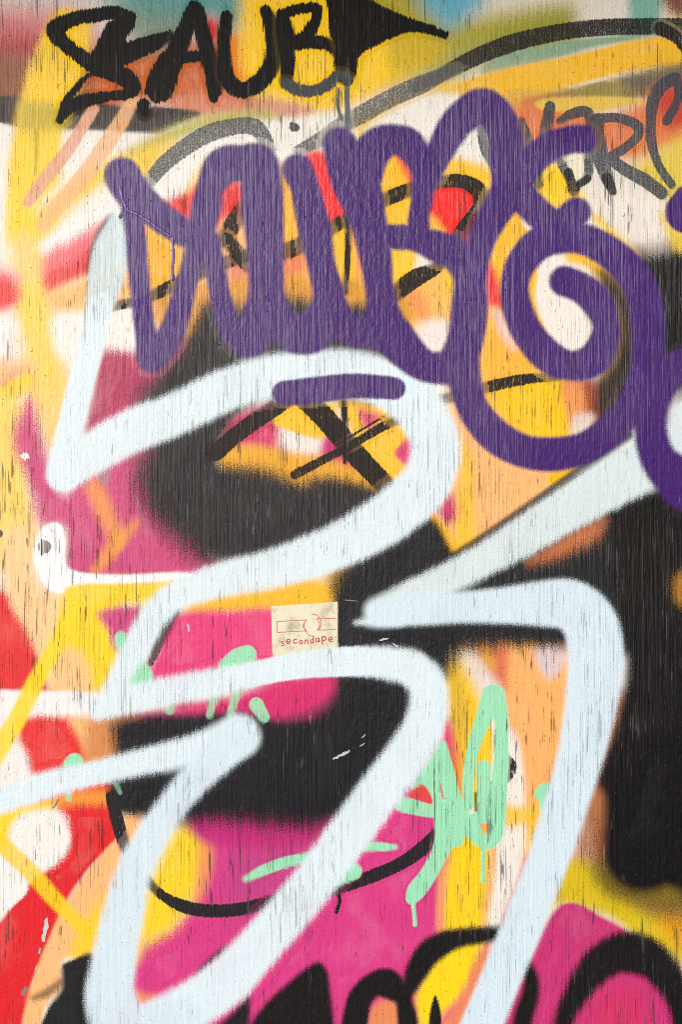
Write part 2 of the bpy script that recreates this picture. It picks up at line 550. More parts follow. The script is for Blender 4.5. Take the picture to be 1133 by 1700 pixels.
# yellow behind the letters, top middle and right
P('yellow_green', (176, 164, 40), [(590, -40), (700, -40), (760, 20), (960, 10), (980, 60), (900, 75), (800, 90), (700, 130), (640, 150), (560, 120), (560, 20)], 20)
P('yellow', YEL, [(400, 20), (420, -40), (600, -40), (600, 40), (700, 70), (690, 110), (560, 190), (500, 180), (430, 160), (398, 110)], 13)
P('olive', (150, 150, 52), [(900, 20), (970, 20), (985, 70), (900, 90), (800, 110), (740, 140), (720, 110), (800, 60)], 20)
P('blue', (88, 170, 200), [(690, -40), (800, -40), (800, 8), (745, 48), (722, 30), (700, 8)], 18)
P('yellow', (206, 176, 20), [(650, 42), (720, 62), (740, 85), (690, 120), (650, 110)], 14)
P('pale', (226, 220, 214), [(965, -40), (1048, -40), (1050, 30), (1030, 68), (970, 78), (960, 20)], 14)
P('teal', (120, 178, 168), [(1045, -40), (1105, -40), (1100, 20), (1090, 62), (1040, 64), (1045, 20)], 9)
P('brown', (120, 72, 56), [(1100, -40), (1180, -40), (1180, 26), (1115, 22)], 9)
P('teal', (138, 168, 140), [(830, 92), (930, 70), (990, 62), (1060, 58), (1050, 68), (980, 80), (900, 104), (800, 124)], 5)
P('peach', (226, 200, 150), [(700, 150), (800, 128), (900, 112), (980, 120), (900, 165), (780, 180), (720, 170)], 14)
P('gold', (242, 188, 40), [(740, 150), (790, 128), (860, 110), (960, 90), (1040, 70), (1100, 60), (1135, 68), (1180, 80), (1180, 106), (1060, 118), (960, 140), (880, 160), (780, 168)], 5)
P('gold', (222, 178, 70), [(850, 150), (930, 150), (1000, 140), (1180, 100), (1180, 130), (1050, 160), (900, 190), (850, 185)], 5)
P('olive', (150, 136, 70), [(870, 168), (960, 144), (1060, 122), (1180, 102), (1180, 160), (1090, 160), (1000, 172), (900, 182)], 5)
P('grey', (104, 92, 88), [(1040, 132), (1100, 116), (1180, 104), (1180, 150), (1110, 146), (1060, 152)], 12)
P('salmon', (222, 124, 74), [(850, 175), (930, 165), (1010, 190), (1080, 160), (1180, 136), (1180, 230), (1110, 250), (1050, 268), (960, 250), (860, 240)], 12)
P('red', (200, 66, 50), [(1090, 150), (1180, 136), (1180, 200), (1120, 215), (1095, 190)], 12)
P('gold', (226, 190, 84), [(900, 165), (1010, 160), (1075, 168), (1040, 178), (980, 186), (900, 182)], 5)
P('yellow', (222, 196, 76), [(1060, 268), (1110, 240), (1180, 200), (1180, 345), (1110, 345), (1060, 310), (1030, 285)], 12)
P('pale', (228, 220, 212), [(930, 270), (1000, 262), (1060, 300), (1110, 360), (1110, 400), (1060, 405), (1010, 380), (970, 340)], 12)
P('yellow', YEL, [(870, 285), (910, 268), (935, 275), (960, 310), (972, 330), (940, 352), (900, 345)], 7)
P('pale', (232, 226, 206), [(930, 258), (965, 256), (975, 290), (958, 305), (940, 290)], 5)

# white middle band under the purple letters
P('white', (238, 235, 230), [(400, 196), (480, 190), (560, 186), (640, 170), (740, 150), (790, 190), (800, 250), (780, 285), (700, 275), (520, 268), (400, 290)], 8)
P('salmon', (214, 150, 128), [(440, 168), (510, 178), (520, 186), (470, 194), (420, 184)], 7)
P('yellow', (232, 196, 80), [(600, 190), (700, 150), (740, 132), (760, 150), (700, 158), (640, 190), (610, 215), (600, 245), (590, 215)], 8)
P('yellow_green', (188, 178, 84), [(240, 232), (300, 205), (370, 186), (440, 184), (460, 196), (400, 204), (340, 214), (270, 246), (236, 262), (190, 270)], 8)
P('yellow', (240, 200, 50), [(170, 268), (236, 246), (290, 232), (265, 268), (240, 300), (190, 300), (120, 345), (80, 395), (40, 410), (40, 370), (110, 310)], 9)
P('white', (240, 237, 235), [(240, 310), (280, 270), (350, 235), (430, 222), (460, 262), (400, 300), (340, 330), (270, 340)], 7)
P('yellow', (242, 206, 80), [(318, 300), (345, 268), (345, 330), (305, 372), (300, 345)], 9)

# ---- upper left column
P('yellow', (250, 206, 30), [(115, 14), (150, 40), (140, 120), (118, 180), (104, 222), (98, 300), (60, 345), (60, 400), (12, 400), (12, 300), (22, 220), (40, 140), (60, 80), (88, 24)], 7, label='broad yellow sprayed arc at the upper left')
P('olive', (176, 160, 40), [(44, 168), (104, 178), (112, 214), (36, 216), (34, 190)], 9, opacity=0.75)
L('yellow_drip', (172, 158, 36), [(60, 215, 3), (60, 260, 2.5), (58, 292, 2)], 2.5, opacity=0.9)
P('peach', (246, 206, 120), [(15, 400), (60, 395), (95, 420), (92, 520), (112, 620), (115, 700), (90, 760), (60, 700), (40, 620), (26, 520)], 12)
P('yellow', (250, 208, 90), [(28, 480), (70, 470), (88, 540), (98, 640), (70, 665), (40, 640), (36, 560)], 10)
P('white', (240, 238, 240), [(70, 405), (110, 375), (190, 330), (205, 345), (170, 372), (110, 405), (76, 425)], 7)
P('pink', (232, 110, 122), [(74, 425), (120, 398), (178, 366), (160, 400), (152, 445), (80, 470)], 9)
P('red', (226, 66, 68), [(76, 455), (110, 440), (156, 410), (160, 445), (120, 468), (80, 486)], 7)
P('peach', (250, 190, 120), [(82, 488), (130, 465), (200, 440), (230, 450), (225, 505), (180, 512), (95, 520)], 8)
P('pink', (238, 150, 160), [(-40, 440), (20, 450), (28, 470), (-40, 480)], 9)
P('red', (228, 58, 62), [(-40, 460), (22, 466), (27, 505), (-40, 524)], 8)
P('white', (244, 236, 236), [(-40, 534), (20, 530), (34, 560), (34, 590), (-40, 598)], 9)
P('white', (246, 236, 232), [(88, 528), (140, 520), (230, 512), (232, 575), (180, 588), (100, 592)], 9)
P('peach', (250, 190, 140), [(-40, 604), (30, 598), (60, 610), (30, 650), (-40, 680)], 10)
L('mauve', (186, 110, 120), [(-20, 655, 5), (20, 630, 7), (45, 610, 5)], 9, opacity=0.55)
L('yellow', (248, 206, 100), [(118, 640, 12), (90, 628, 14), (60, 622, 14), (30, 640, 12)], 16, opacity=0.6)
L('peach', (250, 200, 130), [(30, 560, 8), (60, 640, 12), (100, 720, 10)], 14, opacity=0.5)
L('yellow', (250, 206, 60), [(-20, 672, 14), (20, 648, 15), (45, 630, 12)], 7)
P('yellow', (250, 212, 110), [(-40, 680), (30, 660), (48, 720), (48, 800), (60, 870), (40, 930), (-40, 930)], 12)
P('peach', (252, 206, 152), [(10, 880), (60, 880), (64, 960), (100, 990), (98, 1060), (70, 1110), (20, 1040), (4, 960)], 12)

# ---- pink behind the left of the big outline
P('pink', (206, 76, 128), [(50, 660), (60, 690), (84, 770), (110, 820), (140, 740), (215, 600), (250, 640), (225, 700), (230, 760), (250, 880), (330, 935), (330, 960), (170, 965), (110, 950), (108, 880), (64, 868), (50, 810), (22, 740), (28, 700)], 10, label='dusty pink sprayed field inside the big outline')
P('maroon', (176, 54, 96), [(168, 584), (222, 584), (262, 560), (330, 520), (330, 580), (280, 650), (236, 660), (190, 690), (140, 728), (152, 660)], 8)
P('orange', (246, 164, 70), [(150, 800), (165, 798), (190, 850), (205, 895), (190, 910), (172, 880), (142, 815)], 8, opacity=0.75)
L('orange', (242, 164, 60), [(228, 865, 5), (200, 895, 11), (180, 920, 12), (160, 945, 8)], 10, opacity=0.75)

# ---- fields behind the purple letters
P('gold', (246, 176, 40), [(230, 340), (330, 380), (340, 460), (330, 510), (250, 540), (235, 500), (230, 420)], 8)
P('salmon', (236, 170, 120), [(248, 498), (290, 478), (300, 500), (270, 520), (250, 520)], 7)
P('pale', (232, 214, 190), [(250, 518), (285, 512), (285, 560), (255, 565)], 8)
P('red', (230, 44, 40), [(268, 340), (310, 320), (340, 300), (400, 300), (420, 350), (380, 380), (350, 400), (300, 370)], 7)
P('orange', (244, 176, 110), [(350, 385), (400, 360), (430, 400), (430, 470), (380, 470)], 8)
P('pink', (224, 130, 110), [(380, 440), (420, 445), (420, 480), (385, 480)], 8)
P('gold', (246, 178, 40), [(460, 290), (500, 300), (530, 440), (525, 490), (460, 490)], 8)
P('salmon', (232, 130, 80), [(466, 425), (505, 420), (510, 450), (468, 462)], 9)
P('red', (236, 36, 34), [(505, 260), (550, 260), (590, 370), (590, 386), (545, 386), (530, 330)], 6)
P('yellow', (250, 192, 24), [(540, 382), (600, 370), (625, 470), (620, 510), (560, 505), (545, 440)], 6)
P('orange', (240, 150, 90), [(582, 370), (596, 385), (608, 460), (596, 470), (588, 420)], 6)
P('yellow', (250, 190, 28), [(620, 250), (670, 245), (700, 310), (690, 385), (640, 385), (625, 320)], 6)
P('red', (236, 60, 40), [(655, 255), (675, 262), (690, 300), (684, 312), (668, 280)], 6)
P('yellow', (250, 200, 40), [(640, 400), (690, 395), (690, 450), (700, 470), (660, 500), (640, 470)], 6)
P('gold', (248, 186, 90), [(690, 470), (735, 430), (765, 450), (765, 510), (745, 550), (700, 560), (660, 510)], 8)
P('yellow', (250, 196, 20), [(735, 430), (765, 440), (765, 490), (745, 490), (738, 460)], 6)
P('orange', (238, 150, 90), [(680, 480), (705, 490), (712, 530), (695, 530), (676, 505)], 9)
P('yellow', (248, 190, 40), [(650, 500), (672, 500), (690, 545), (680, 555), (655, 530)], 5)
P('white', (244, 226, 222), [(690, 545), (720, 530), (750, 540), (748, 592), (712, 596), (690, 575)], 8)
P('yellow', (250, 196, 36), [(735, 262), (790, 270), (830, 290), (830, 330), (800, 340), (770, 306), (735, 310)], 7)
P('red', (238, 34, 32), [(700, 330), (725, 308), (780, 312), (792, 330), (775, 360), (752, 392), (715, 385)], 5)
P('gold', (246, 190, 60), [(700, 365), (718, 358), (738, 390), (700, 400)], 6)
P('red', (214, 30, 36), [(758, 385), (790, 350), (800, 360), (790, 410), (770, 408)], 5)
P('orange', (250, 186, 24), [(845, 335), (870, 345), (890, 385), (850, 420), (842, 500), (835, 520), (820, 480), (806, 440), (822, 390)], 6)
P('red', (232, 34, 40), [(806, 430), (822, 450), (834, 490), (836, 515), (812, 520), (806, 480)], 6)
P('gold', (250, 182, 56), [(800, 520), (830, 515), (870, 570), (920, 620), (940, 700), (900, 730), (850, 715), (800, 670), (785, 600)], 8)
P('yellow', (250, 196, 18), [(830, 640), (940, 615), (950, 660), (955, 735), (890, 735), (845, 700)], 8)
P('pink', (240, 196, 190), [(818, 515), (832, 520), (856, 570), (850, 580), (828, 550)], 6)
P('white', (240, 222, 216), [(870, 345), (890, 372), (885, 388), (868, 372)], 4)
P('white', (240, 232, 226), [(890, 440), (920, 415), (960, 425), (990, 470), (1000, 540), (975, 590), (930, 590), (890, 540)], 8)
P('yellow', (248, 190, 24), [(876, 450), (894, 440), (890, 500), (910, 560), (896, 570), (878, 520)], 5)
P('yellow', (246, 188, 24), [(940, 415), (990, 425), (1030, 470), (1020, 490), (975, 445), (945, 436)], 6)
P('brown', (120, 84, 36), [(990, 450), (1030, 460), (1070, 540), (1060, 660), (990, 730), (960, 690), (1000, 610), (1010, 520)], 8)
P('black', BROWNBLACK, [(1000, 470), (1020, 468), (1040, 490), (1060, 540), (1060, 600), (1050, 650), (1010, 700), (975, 700), (980, 650), (1010, 620), (1030, 580), (1030, 530)], 9)
P('brown', (150, 62, 36), [(940, 630), (985, 628), (990, 670), (985, 710), (955, 700), (945, 670)], 9)
P('orange', (238, 150, 84), [(938, 640), (968, 640), (972, 695), (948, 700)], 7)
P('pale', (226, 206, 196), [(955, 690), (985, 688), (980, 718), (950, 722)], 6)
P('black', BLACK, [(1050, 410), (1090, 405), (1180, 400), (1180, 640), (1090, 620), (1060, 560), (1070, 480)], 10)
P('speckled', (196, 184, 178), [(1062, 395), (1085, 388), (1110, 400), (1110, 418), (1080, 424), (1058, 412)], 10, wear=0.6)
P('yellow', (244, 196, 40), [(982, 358), (1000, 360), (1040, 395), (1060, 425), (1040, 420), (1005, 388)], 6)
P('white', (232, 224, 218), [(1000, 345), (1060, 320), (1105, 340), (1110, 390), (1060, 402), (1030, 385)], 9)
P('yellow', (228, 196, 70), [(1095, 350), (1140, 380), (1140, 415), (1118, 410)], 7)

# ---- inside the loop: pink, white and yellow behind the crossed black lines
P('pink', (212, 64, 110), [(372, 700), (450, 668), (520, 665), (560, 700), (580, 745), (560, 790), (500, 770), (440, 760), (380, 770)], 8)
P('gold', (246, 184, 50), [(385, 748), (420, 740), (470, 752), (540, 760), (600, 790), (540, 800), (440, 778), (372, 776)], 8)
P('white', (240, 228, 224), [(468, 706), (500, 712), (538, 728), (530, 756), (500, 760), (465, 745)], 8)
P('yellow', (248, 194, 40), [(450, 700), (470, 676), (545, 668), (560, 690), (562, 715), (530, 728), (490, 718)], 5)
P('yellow', (248, 194, 50), [(555, 662), (610, 664), (650, 690), (690, 740), (690, 800), (655, 812), (620, 780), (590, 740), (575, 700)], 6)
P('pink', (220, 70, 120), [(598, 680), (612, 684), (630, 690), (614, 712), (600, 700)], 6)
P('pink', (214, 66, 120), [(668, 735), (682, 725), (692, 750), (682, 772), (670, 770), (656, 752)], 5)
P('pink', (206, 56, 116), [(540, 730), (566, 722), (590, 750), (612, 790), (600, 800), (560, 780), (535, 760)], 6)

# ---- peach wedge right of the loop
P('peach', (249, 184, 118), [(745, 640), (770, 690), (820, 740), (900, 775), (1000, 740), (940, 790), (850, 860), (770, 915), (735, 880), (740, 780)], 6, label='peach wedge above the pale blue arrow')
P('yellow', (250, 196, 50), [(765, 740), (782, 760), (786, 830), (790, 900), (768, 922), (756, 880), (764, 800)], 9)
P('pink', (216, 60, 120), [(735, 830), (750, 822), (758, 850), (748, 868), (730, 855)], 8)
P('gold', (246, 184, 48), [(705, 868), (722, 850), (760, 900), (770, 912), (755, 928), (730, 900)], 5)
P('yellow', (248, 190, 20), [(912, 790), (945, 760), (960, 770), (930, 800), (914, 804)], 4)

# ---- yellow and red at left, below the white hook
P('yellow', (250, 212, 40), [(105, 975), (150, 962), (260, 962), (300, 965), (250, 1000), (200, 1010), (190, 1060), (205, 1090), (170, 1150), (120, 1140), (90, 1090), (96, 1020)], 9, label='yellow sprayed field below the white hook')
P('peach', (252, 200, 140), [(84, 1090), (110, 1075), (140, 1090), (150, 1150), (80, 1152)], 9)
P('red', (226, 48, 50), [(-40, 970), (8, 985), (20, 1010), (45, 1050), (60, 1085), (80, 1145), (84, 1150), (-40, 1150)], 6)
P('pink', (206, 76, 132), [(165, 1015), (230, 1008), (225, 1040), (195, 1080), (180, 1050)], 6)
P('gold', (246, 188, 44), [(300, 985), (400, 968), (500, 955), (552, 970), (572, 1000), (565, 1020), (440, 1020), (320, 1025)], 9)
P('pink', (228, 62, 126), [(290, 1020), (380, 1014), (460, 1016), (470, 1100), (480, 1140), (300, 1140), (240, 1140), (262, 1080)], 7, label='hot pink sprayed field left of the sticker')
P('white', (242, 238, 238), [(-40, 1148), (60, 1147), (160, 1150), (200, 1170), (160, 1195), (60, 1191), (-40, 1192)], 5)
P('white', (238, 234, 232), [(-40, 1190), (20, 1192), (36, 1230), (60, 1290), (40, 1310), (-40, 1320)], 7)
P('red', (228, 50, 52), [(36, 1193), (116, 1192), (134, 1218), (152, 1250), (140, 1275), (62, 1290), (44, 1250), (30, 1222)], 6, label='red sprayed patch below the white stripe')
P('peach', (244, 186, 120), [(116, 1192), (180, 1192), (200, 1230), (190, 1262), (150, 1262), (132, 1225)], 7)
L('yellow', (252, 216, 40), [(118, 1010, 12), (98, 1060, 13), (60, 1130, 14), (30, 1190, 15), (0, 1240, 16), (-30, 1290, 16)], 6, opacity=0.95)
P('red', (224, 38, 46), [(60, 1330), (120, 1308), (185, 1300), (190, 1345), (194, 1392), (150, 1440), (112, 1495), (74, 1590), (52, 1640), (38, 1720), (-40, 1720), (-40, 1560), (0, 1530), (44, 1470), (100, 1424), (114, 1380)], 4, label='large red sprayed field at the lower left')
P('orange', (240, 150, 60), [(-40, 1352), (40, 1334), (110, 1316), (180, 1312), (180, 1335), (120, 1338), (40, 1346), (-40, 1380)], 7)
P('yellow', (250, 214, 50), [(-40, 1350), (30, 1338), (80, 1330), (90, 1346), (30, 1360), (12, 1400), (-40, 1420)], 7)
P('white', (240, 237, 234), [(30, 1358), (60, 1345), (100, 1346), (113, 1372), (108, 1420), (66, 1446), (40, 1420), (16, 1392)], 6, label='white sprayed blob at the lower left')
P('white', (240, 238, 236), [(-40, 1405), (0, 1420), (46, 1468), (20, 1505), (-40, 1540)], 4)
P('peach', (250, 188, 126), [(192, 1396), (208, 1420), (190, 1480), (160, 1580), (106, 1592), (102, 1640), (78, 1666), (60, 1720), (34, 1720), (50, 1640), (80, 1560), (110, 1498), (150, 1440)], 5)
P('peach', (250, 184, 120), [(205, 1350), (235, 1345), (230, 1380), (214, 1402), (204, 1380)], 6)
P('yellow', (248, 206, 50), [(170, 1490), (182, 1500), (160, 1580), (120, 1592), (132, 1540)], 10)
L('yellow', (250, 208, 36), [(-20, 1385, 15), (20, 1418, 14), (55, 1452, 14), (90, 1492, 13), (125, 1528, 12), (145, 1548, 9)], 6, opacity=0.88)

# ---- lower centre
P('pink', (216, 60, 134), [(320, 1370), (480, 1362), (560, 1350), (700, 1240), (752, 1250), (765, 1330), (755, 1400), (748, 1500), (730, 1720), (220, 1720), (215, 1620), (240, 1560), (300, 1520), (330, 1440)], 9, label='hot pink sprayed field across the lower middle')
P('purple', (150, 76, 138), [(380, 1400), (470, 1370), (560, 1380), (480, 1480), (400, 1540), (372, 1480)], 26, opacity=0.35)
P('yellow', (246, 210, 44), [(300, 1365), (335, 1368), (345, 1420), (330, 1480), (290, 1540), (240, 1570), (226, 1590), (236, 1500), (260, 1430)], 11)
P('orange', (236, 130, 90), [(330, 1400), (350, 1410), (345, 1460), (325, 1490)], 10, opacity=0.7)
P('orange', (244, 150, 90), [(222, 1645), (240, 1650), (262, 1658), (240, 1665), (222, 1660)], 8)

# ---- centre right
P('orange', (226, 150, 90), [(760, 1060), (960, 1050), (960, 1110), (770, 1120)], 8)
P('yellow', (246, 200, 40), [(742, 1080), (780, 1082), (800, 1120), (800, 1200), (790, 1300), (770, 1350), (748, 1280), (742, 1180)], 7)
P('white', (228, 216, 210), [(752, 1082), (800, 1078), (830, 1120), (830, 1180), (812, 1220), (798, 1160), (770, 1110)], 9, wear=0.35)
P('gold', (214, 170, 60), [(745, 1090), (765, 1100), (775, 1180), (765, 1240), (748, 1200)], 9, wear=0.5)
P('pink', (222, 56, 110), [(735, 1200), (748, 1195), (756, 1245), (750, 1280), (738, 1270)], 6)
P('orange', (236, 120, 76), [(752, 1230), (768, 1250), (772, 1310), (760, 1330), (748, 1280)], 8, opacity=0.7)
P('peach', (247, 178, 106), [(805, 1072), (880, 1066), (950, 1060), (950, 1200), (930, 1320), (900, 1420), (850, 1460), (868, 1360), (862, 1260), (835, 1180), (830, 1120)], 7, label='orange peach sprayed field inside the right outline')
P('salmon', (216, 110, 84), [(800, 1076), (840, 1078), (842, 1140), (826, 1130), (815, 1110)], 9)
P('gold', (224, 160, 60), [(795, 1072), (816, 1074), (824, 1110), (806, 1100)], 8)
P('white', (240, 232, 224), [(845, 1220), (862, 1240), (870, 1320), (872, 1360), (880, 1400), (862, 1480), (835, 1545), (808, 1550), (812, 1460), (818, 1410), (840, 1350)], 7)
P('yellow', (248, 196, 60), [(838, 1338), (880, 1340), (900, 1330), (884, 1420), (872, 1430), (874, 1372), (842, 1372)], 8)
P('lilac', (214, 204, 214), [(890, 1076), (925, 1068), (942, 1090), (930, 1112), (915, 1128), (898, 1112)], 7, wear=0.3)
P('yellow', (250, 208, 30), [(740, 1395), (765, 1380), (810, 1390), (818, 1440), (808, 1530), (800, 1560), (740, 1560), (732, 1480)], 7, label='yellow sprayed band left of the long pale blue stroke')
P('peach', (242, 166, 100), [(815, 1410), (824, 1415), (818, 1460), (806, 1540), (802, 1520), (810, 1460)], 6)
P('peach', (240, 150, 110), [(735, 1400), (748, 1410), (738, 1500), (734, 1545), (726, 1540), (730, 1460)], 6)
P('pink', (232, 130, 150), [(872, 1420), (880, 1424), (850, 1500), (838, 1540), (832, 1530), (856, 1470)], 5)
P('yellow', (250, 214, 26), [(716, 1590), (790, 1555), (806, 1568), (780, 1640), (740, 1680), (705, 1720), (690, 1660)], 7)
P('salmon', (232, 130, 92), [(800, 1570), (816, 1580), (790, 1660), (762, 1720), (720, 1720), (760, 1660)], 7)
P('salmon', (230, 140, 90), [(620, 1670), (660, 1660), (662, 1720), (612, 1720)], 7)

P('yellow', (248, 204, 30), [(806, 1185), (816, 1200), (818, 1260), (806, 1320), (788, 1345), (786, 1290), (796, 1220)], 3)

# ---- lower right
P('orange', (206, 132, 84), [(985, 1300), (1012, 1310), (1010, 1440), (985, 1460), (945, 1450), (960, 1390)], 9, wear=0.35)
P('yellow_green', (214, 186, 32), [(945, 1425), (1000, 1440), (1060, 1480), (1180, 1490), (1180, 1620), (1110, 1590), (1060, 1560), (1000, 1520), (920, 1505), (905, 1540), (915, 1480)], 9)
P('gold', (226, 160, 30), [(1100, 1520), (1180, 1500), (1180, 1580), (1120, 1570)], 12)
P('brown', (150, 104, 70), [(1060, 1480), (1120, 1460), (1180, 1450), (1180, 1500), (1120, 1520), (1070, 1512)], 12, wear=0.4)
P('pink', (200, 52, 118), [(880, 1590), (905, 1535), (930, 1504), (960, 1500), (1000, 1522), (1040, 1545), (1080, 1600), (1140, 1720), (830, 1720), (850, 1660)], 5, label='pink sprayed field at the lower right')
P('red', (220, 56, 84), [(1000, 1660), (1050, 1640), (1080, 1720), (990, 1720)], 16, opacity=0.5)

# ---- older colours that show through where the black thins out
P('pink', (200, 70, 122), [(215, 700), (260, 640), (330, 600), (340, 900), (420, 925), (330, 962), (240, 880)], 8)
P('gold', (216, 150, 50), [(300, 470), (640, 470), (650, 560), (290, 560)], 8)
P('gold', (236, 170, 50), [(370, 745), (540, 760), (640, 800), (600, 840), (400, 810)], 8)
P('pink', (206, 56, 122), [(190, 1190), (330, 1170), (560, 1120), (580, 1200), (400, 1230), (200, 1240)], 8)
P('magenta', (196, 46, 122), [(330, 1330), (560, 1320), (600, 1350), (520, 1400), (340, 1400)], 8)
P('orange', (214, 140, 84), [(150, 1195), (230, 1190), (235, 1270), (150, 1275)], 8)
P('orange', (196, 120, 76), [(985, 1180), (1040, 1150), (1060, 1300), (1020, 1440), (985, 1400)], 8)
P('olive', (150, 124, 40), [(1000, 1420), (1180, 1410), (1180, 1500), (1020, 1490)], 8)
P('gold', (236, 180, 50), [(545, 955), (600, 940), (610, 1010), (550, 1015)], 8)

# ---- black fields
P('black', (34, 32, 38), [(344, 500, 9), (400, 506, 12), (470, 492, 12), (520, 500, 10), (560, 508, 8), (612, 508, 8), (650, 560, 8), (680, 640, 8), (640, 668, 8), (520, 660, 8), (440, 662, 7), (384, 704, 8), (366, 768, 10), (430, 776, 12), (500, 800, 12), (540, 790, 10), (620, 808, 8), (650, 822, 8), (570, 885, 12), (440, 935, 14), (340, 938, 16), (290, 898, 18), (245, 856, 20), (222, 796, 20), (240, 720, 20), (226, 664, 16), (280, 600, 14), (318, 545, 10)], 14, label='large charcoal black sprayed field inside the big loop')
P('black', (26, 27, 34), [(558, 945, 14), (650, 890, 8), (716, 858, 6), (758, 922, 4), (800, 900, 4), (1090, 760, 4), (1180, 800, 8), (1180, 1090, 10), (1080, 1092, 8), (930, 1076, 10), (850, 1076, 12), (770, 1084, 14), (735, 1130, 8), (690, 1086, 8), (620, 1090, 8), (566, 1090, 6), (556, 1010, 5)], 8, label='black sprayed field around the pale blue arrow')
P('black', BLACK, [(1010, 850), (1180, 820), (1180, 1440), (1110, 1474), (1060, 1482), (1020, 1462), (1000, 1420), (1002, 1330), (990, 1290), (1020, 1200), (1040, 1080)], 8, label='tall black sprayed field at the right edge')
P('orange', (220, 128, 76), [(880, 930), (930, 896), (985, 866), (1006, 868), (985, 898), (935, 922), (892, 934)], 10, wear=0.45)
P('black', BLACK, [(985, 1330), (1020, 1420), (1070, 1470), (1150, 1480), (1150, 1530), (1060, 1515), (1000, 1480), (965, 1430), (970, 1370)], 13, wear=0.7, opacity=0.75)
P('gold', (190, 130, 20), [(1122, 960), (1160, 950), (1160, 1010), (1126, 1000)], 8, opacity=0.8)
P('black', (24, 25, 32), [(188, 1200, 10), (247, 1186, 8), (300, 1184, 7), (400, 1180, 7), (460, 1192, 8), (515, 1182, 14), (545, 1155, 14), (562, 1115, 10), (690, 1110, 8), (710, 1150, 8), (690, 1230, 8), (600, 1340, 10), (520, 1376, 16), (440, 1372, 16), (370, 1366, 16), (300, 1368, 12), (230, 1356, 8), (190, 1345, 5), (182, 1300, 5), (190, 1255, 8)], 10, label='black sprayed field between the lower pale blue strokes')
P('pink', (214, 44, 110), [(290, 1168), (380, 1160), (470, 1130), (540, 1118), (556, 1135), (540, 1160), (500, 1178), (455, 1188), (400, 1176), (300, 1182)], 8)
P('grey', (150, 140, 150), [(160, 786), (178, 780), (184, 796), (172, 806)], 5, wear=0.5, opacity=0.8)

# ---- black brushed and marker lines
bl = part('black_brush_lines', 'crossed black brush lines under the purple letters')
def BL(pts, soft=3.0, dry=0.0, col=(34, 27, 24), **kw):
    return coat('line', col, strokes=[pts], soft=soft, parent=bl, dry=dry, speck=0.3, step=2, rough=0.5, ragged=1.6, **kw)
BL([(187, 509, 8), (240, 496, 9), (290, 473, 11), (350, 446, 11), (410, 425, 11), (470, 418, 14), (510, 402, 14), (548, 380, 12), (580, 362, 11), (635, 334, 12), (682, 315, 12), (735, 302, 11), (770, 302, 12), (796, 318, 14), (796, 345, 12), (768, 384, 13), (730, 440, 10), (690, 462, 15), (656, 488, 14)], dry=0.5)
BL([(414, 326, 9), (394, 362, 15), (368, 400, 12)], dry=0.8)
BL([(376, 398, 12), (412, 440, 13)], dry=0.7)
BL([(577, 350, 5), (578, 420, 5), (574, 486, 4.5)])
BL([(571, 666, 5), (573, 720, 5), (573, 768, 3.5)])
BL([(358, 752, 14), (400, 716, 14), (470, 668, 14), (500, 650, 13)], dry=0.35)
BL([(505, 660, 18), (545, 700, 18), (580, 742, 18), (620, 785, 17), (660, 825, 16)], dry=0.3)
BL([(675, 692, 8), (640, 706, 8), (590, 735, 7), (540, 762, 7), (490, 788, 8)], dry=0.6)
BL([(640, 690, 2), (600, 714, 2), (560, 738, 2)], dry=0.4, soft=1.5)
BL([(735, 664, 9), (804, 644, 10), (870, 630, 9), (925, 626, 7)], dry=0.7)
BL([(748, 928, 8), (804, 892, 8), (874, 844, 8), (959, 785, 9), (1044, 724, 8)], dry=0.3, col=(24, 22, 24))
BL([(294, 1012, 7), (272, 1050, 9), (250, 1100, 6)], soft=3, dry=0.3, col=(44, 36, 44))
BL([(184, 1320, 9), (194, 1360, 11), (208, 1405, 10), (232, 1445, 8), (268, 1485, 8), (310, 1506, 11), (356, 1512, 11), (405, 1508, 11), (460, 1494, 11), (520, 1484, 10), (560, 1474, 11), (617, 1455, 11), (670, 1431, 11), (708, 1403, 12), (735, 1374, 10)], dry=0.35, col=(30, 26, 32))
BL([(562, 1480, 3), (564, 1495, 3), (559, 1514, 3.4)], col=(28, 24, 30))
BL(T('L', [(310, 720, 8), (335, 770, 22), (300, 840, 16), (235, 850, 8)]), dry=0.8)
BL(T('L', [(165, 900, 8), (165, 980, 6)]))
BL(T('L', [(90, 968, 6), (105, 972, 6)]))

# ---- peach strokes at the upper left
L('peach', (222, 164, 134), T('A', [(440, 510, 26), (330, 690, 30), (220, 830, 32), (130, 950, 26)]), 3, opacity=0.95)
L('peach', (238, 182, 128), T('A', [(625, 470, 28), (540, 620, 38), (400, 820, 40), (280, 960, 36), (200, 1060, 30)]), 4, opacity=0.85)

# ---- white hook with the bare round plug
P('white', (246, 246, 248), [(85, 868), (102, 873), (109, 898), (108, 929), (118, 945), (150, 952), (212, 954), (300, 950), (320, 960), (240, 967), (177, 969), (140, 969), (113, 974), (100, 986), (78, 975), (60, 947), (55, 919), (64, 884)], 4, label='white sprayed hook around the round wood plug')

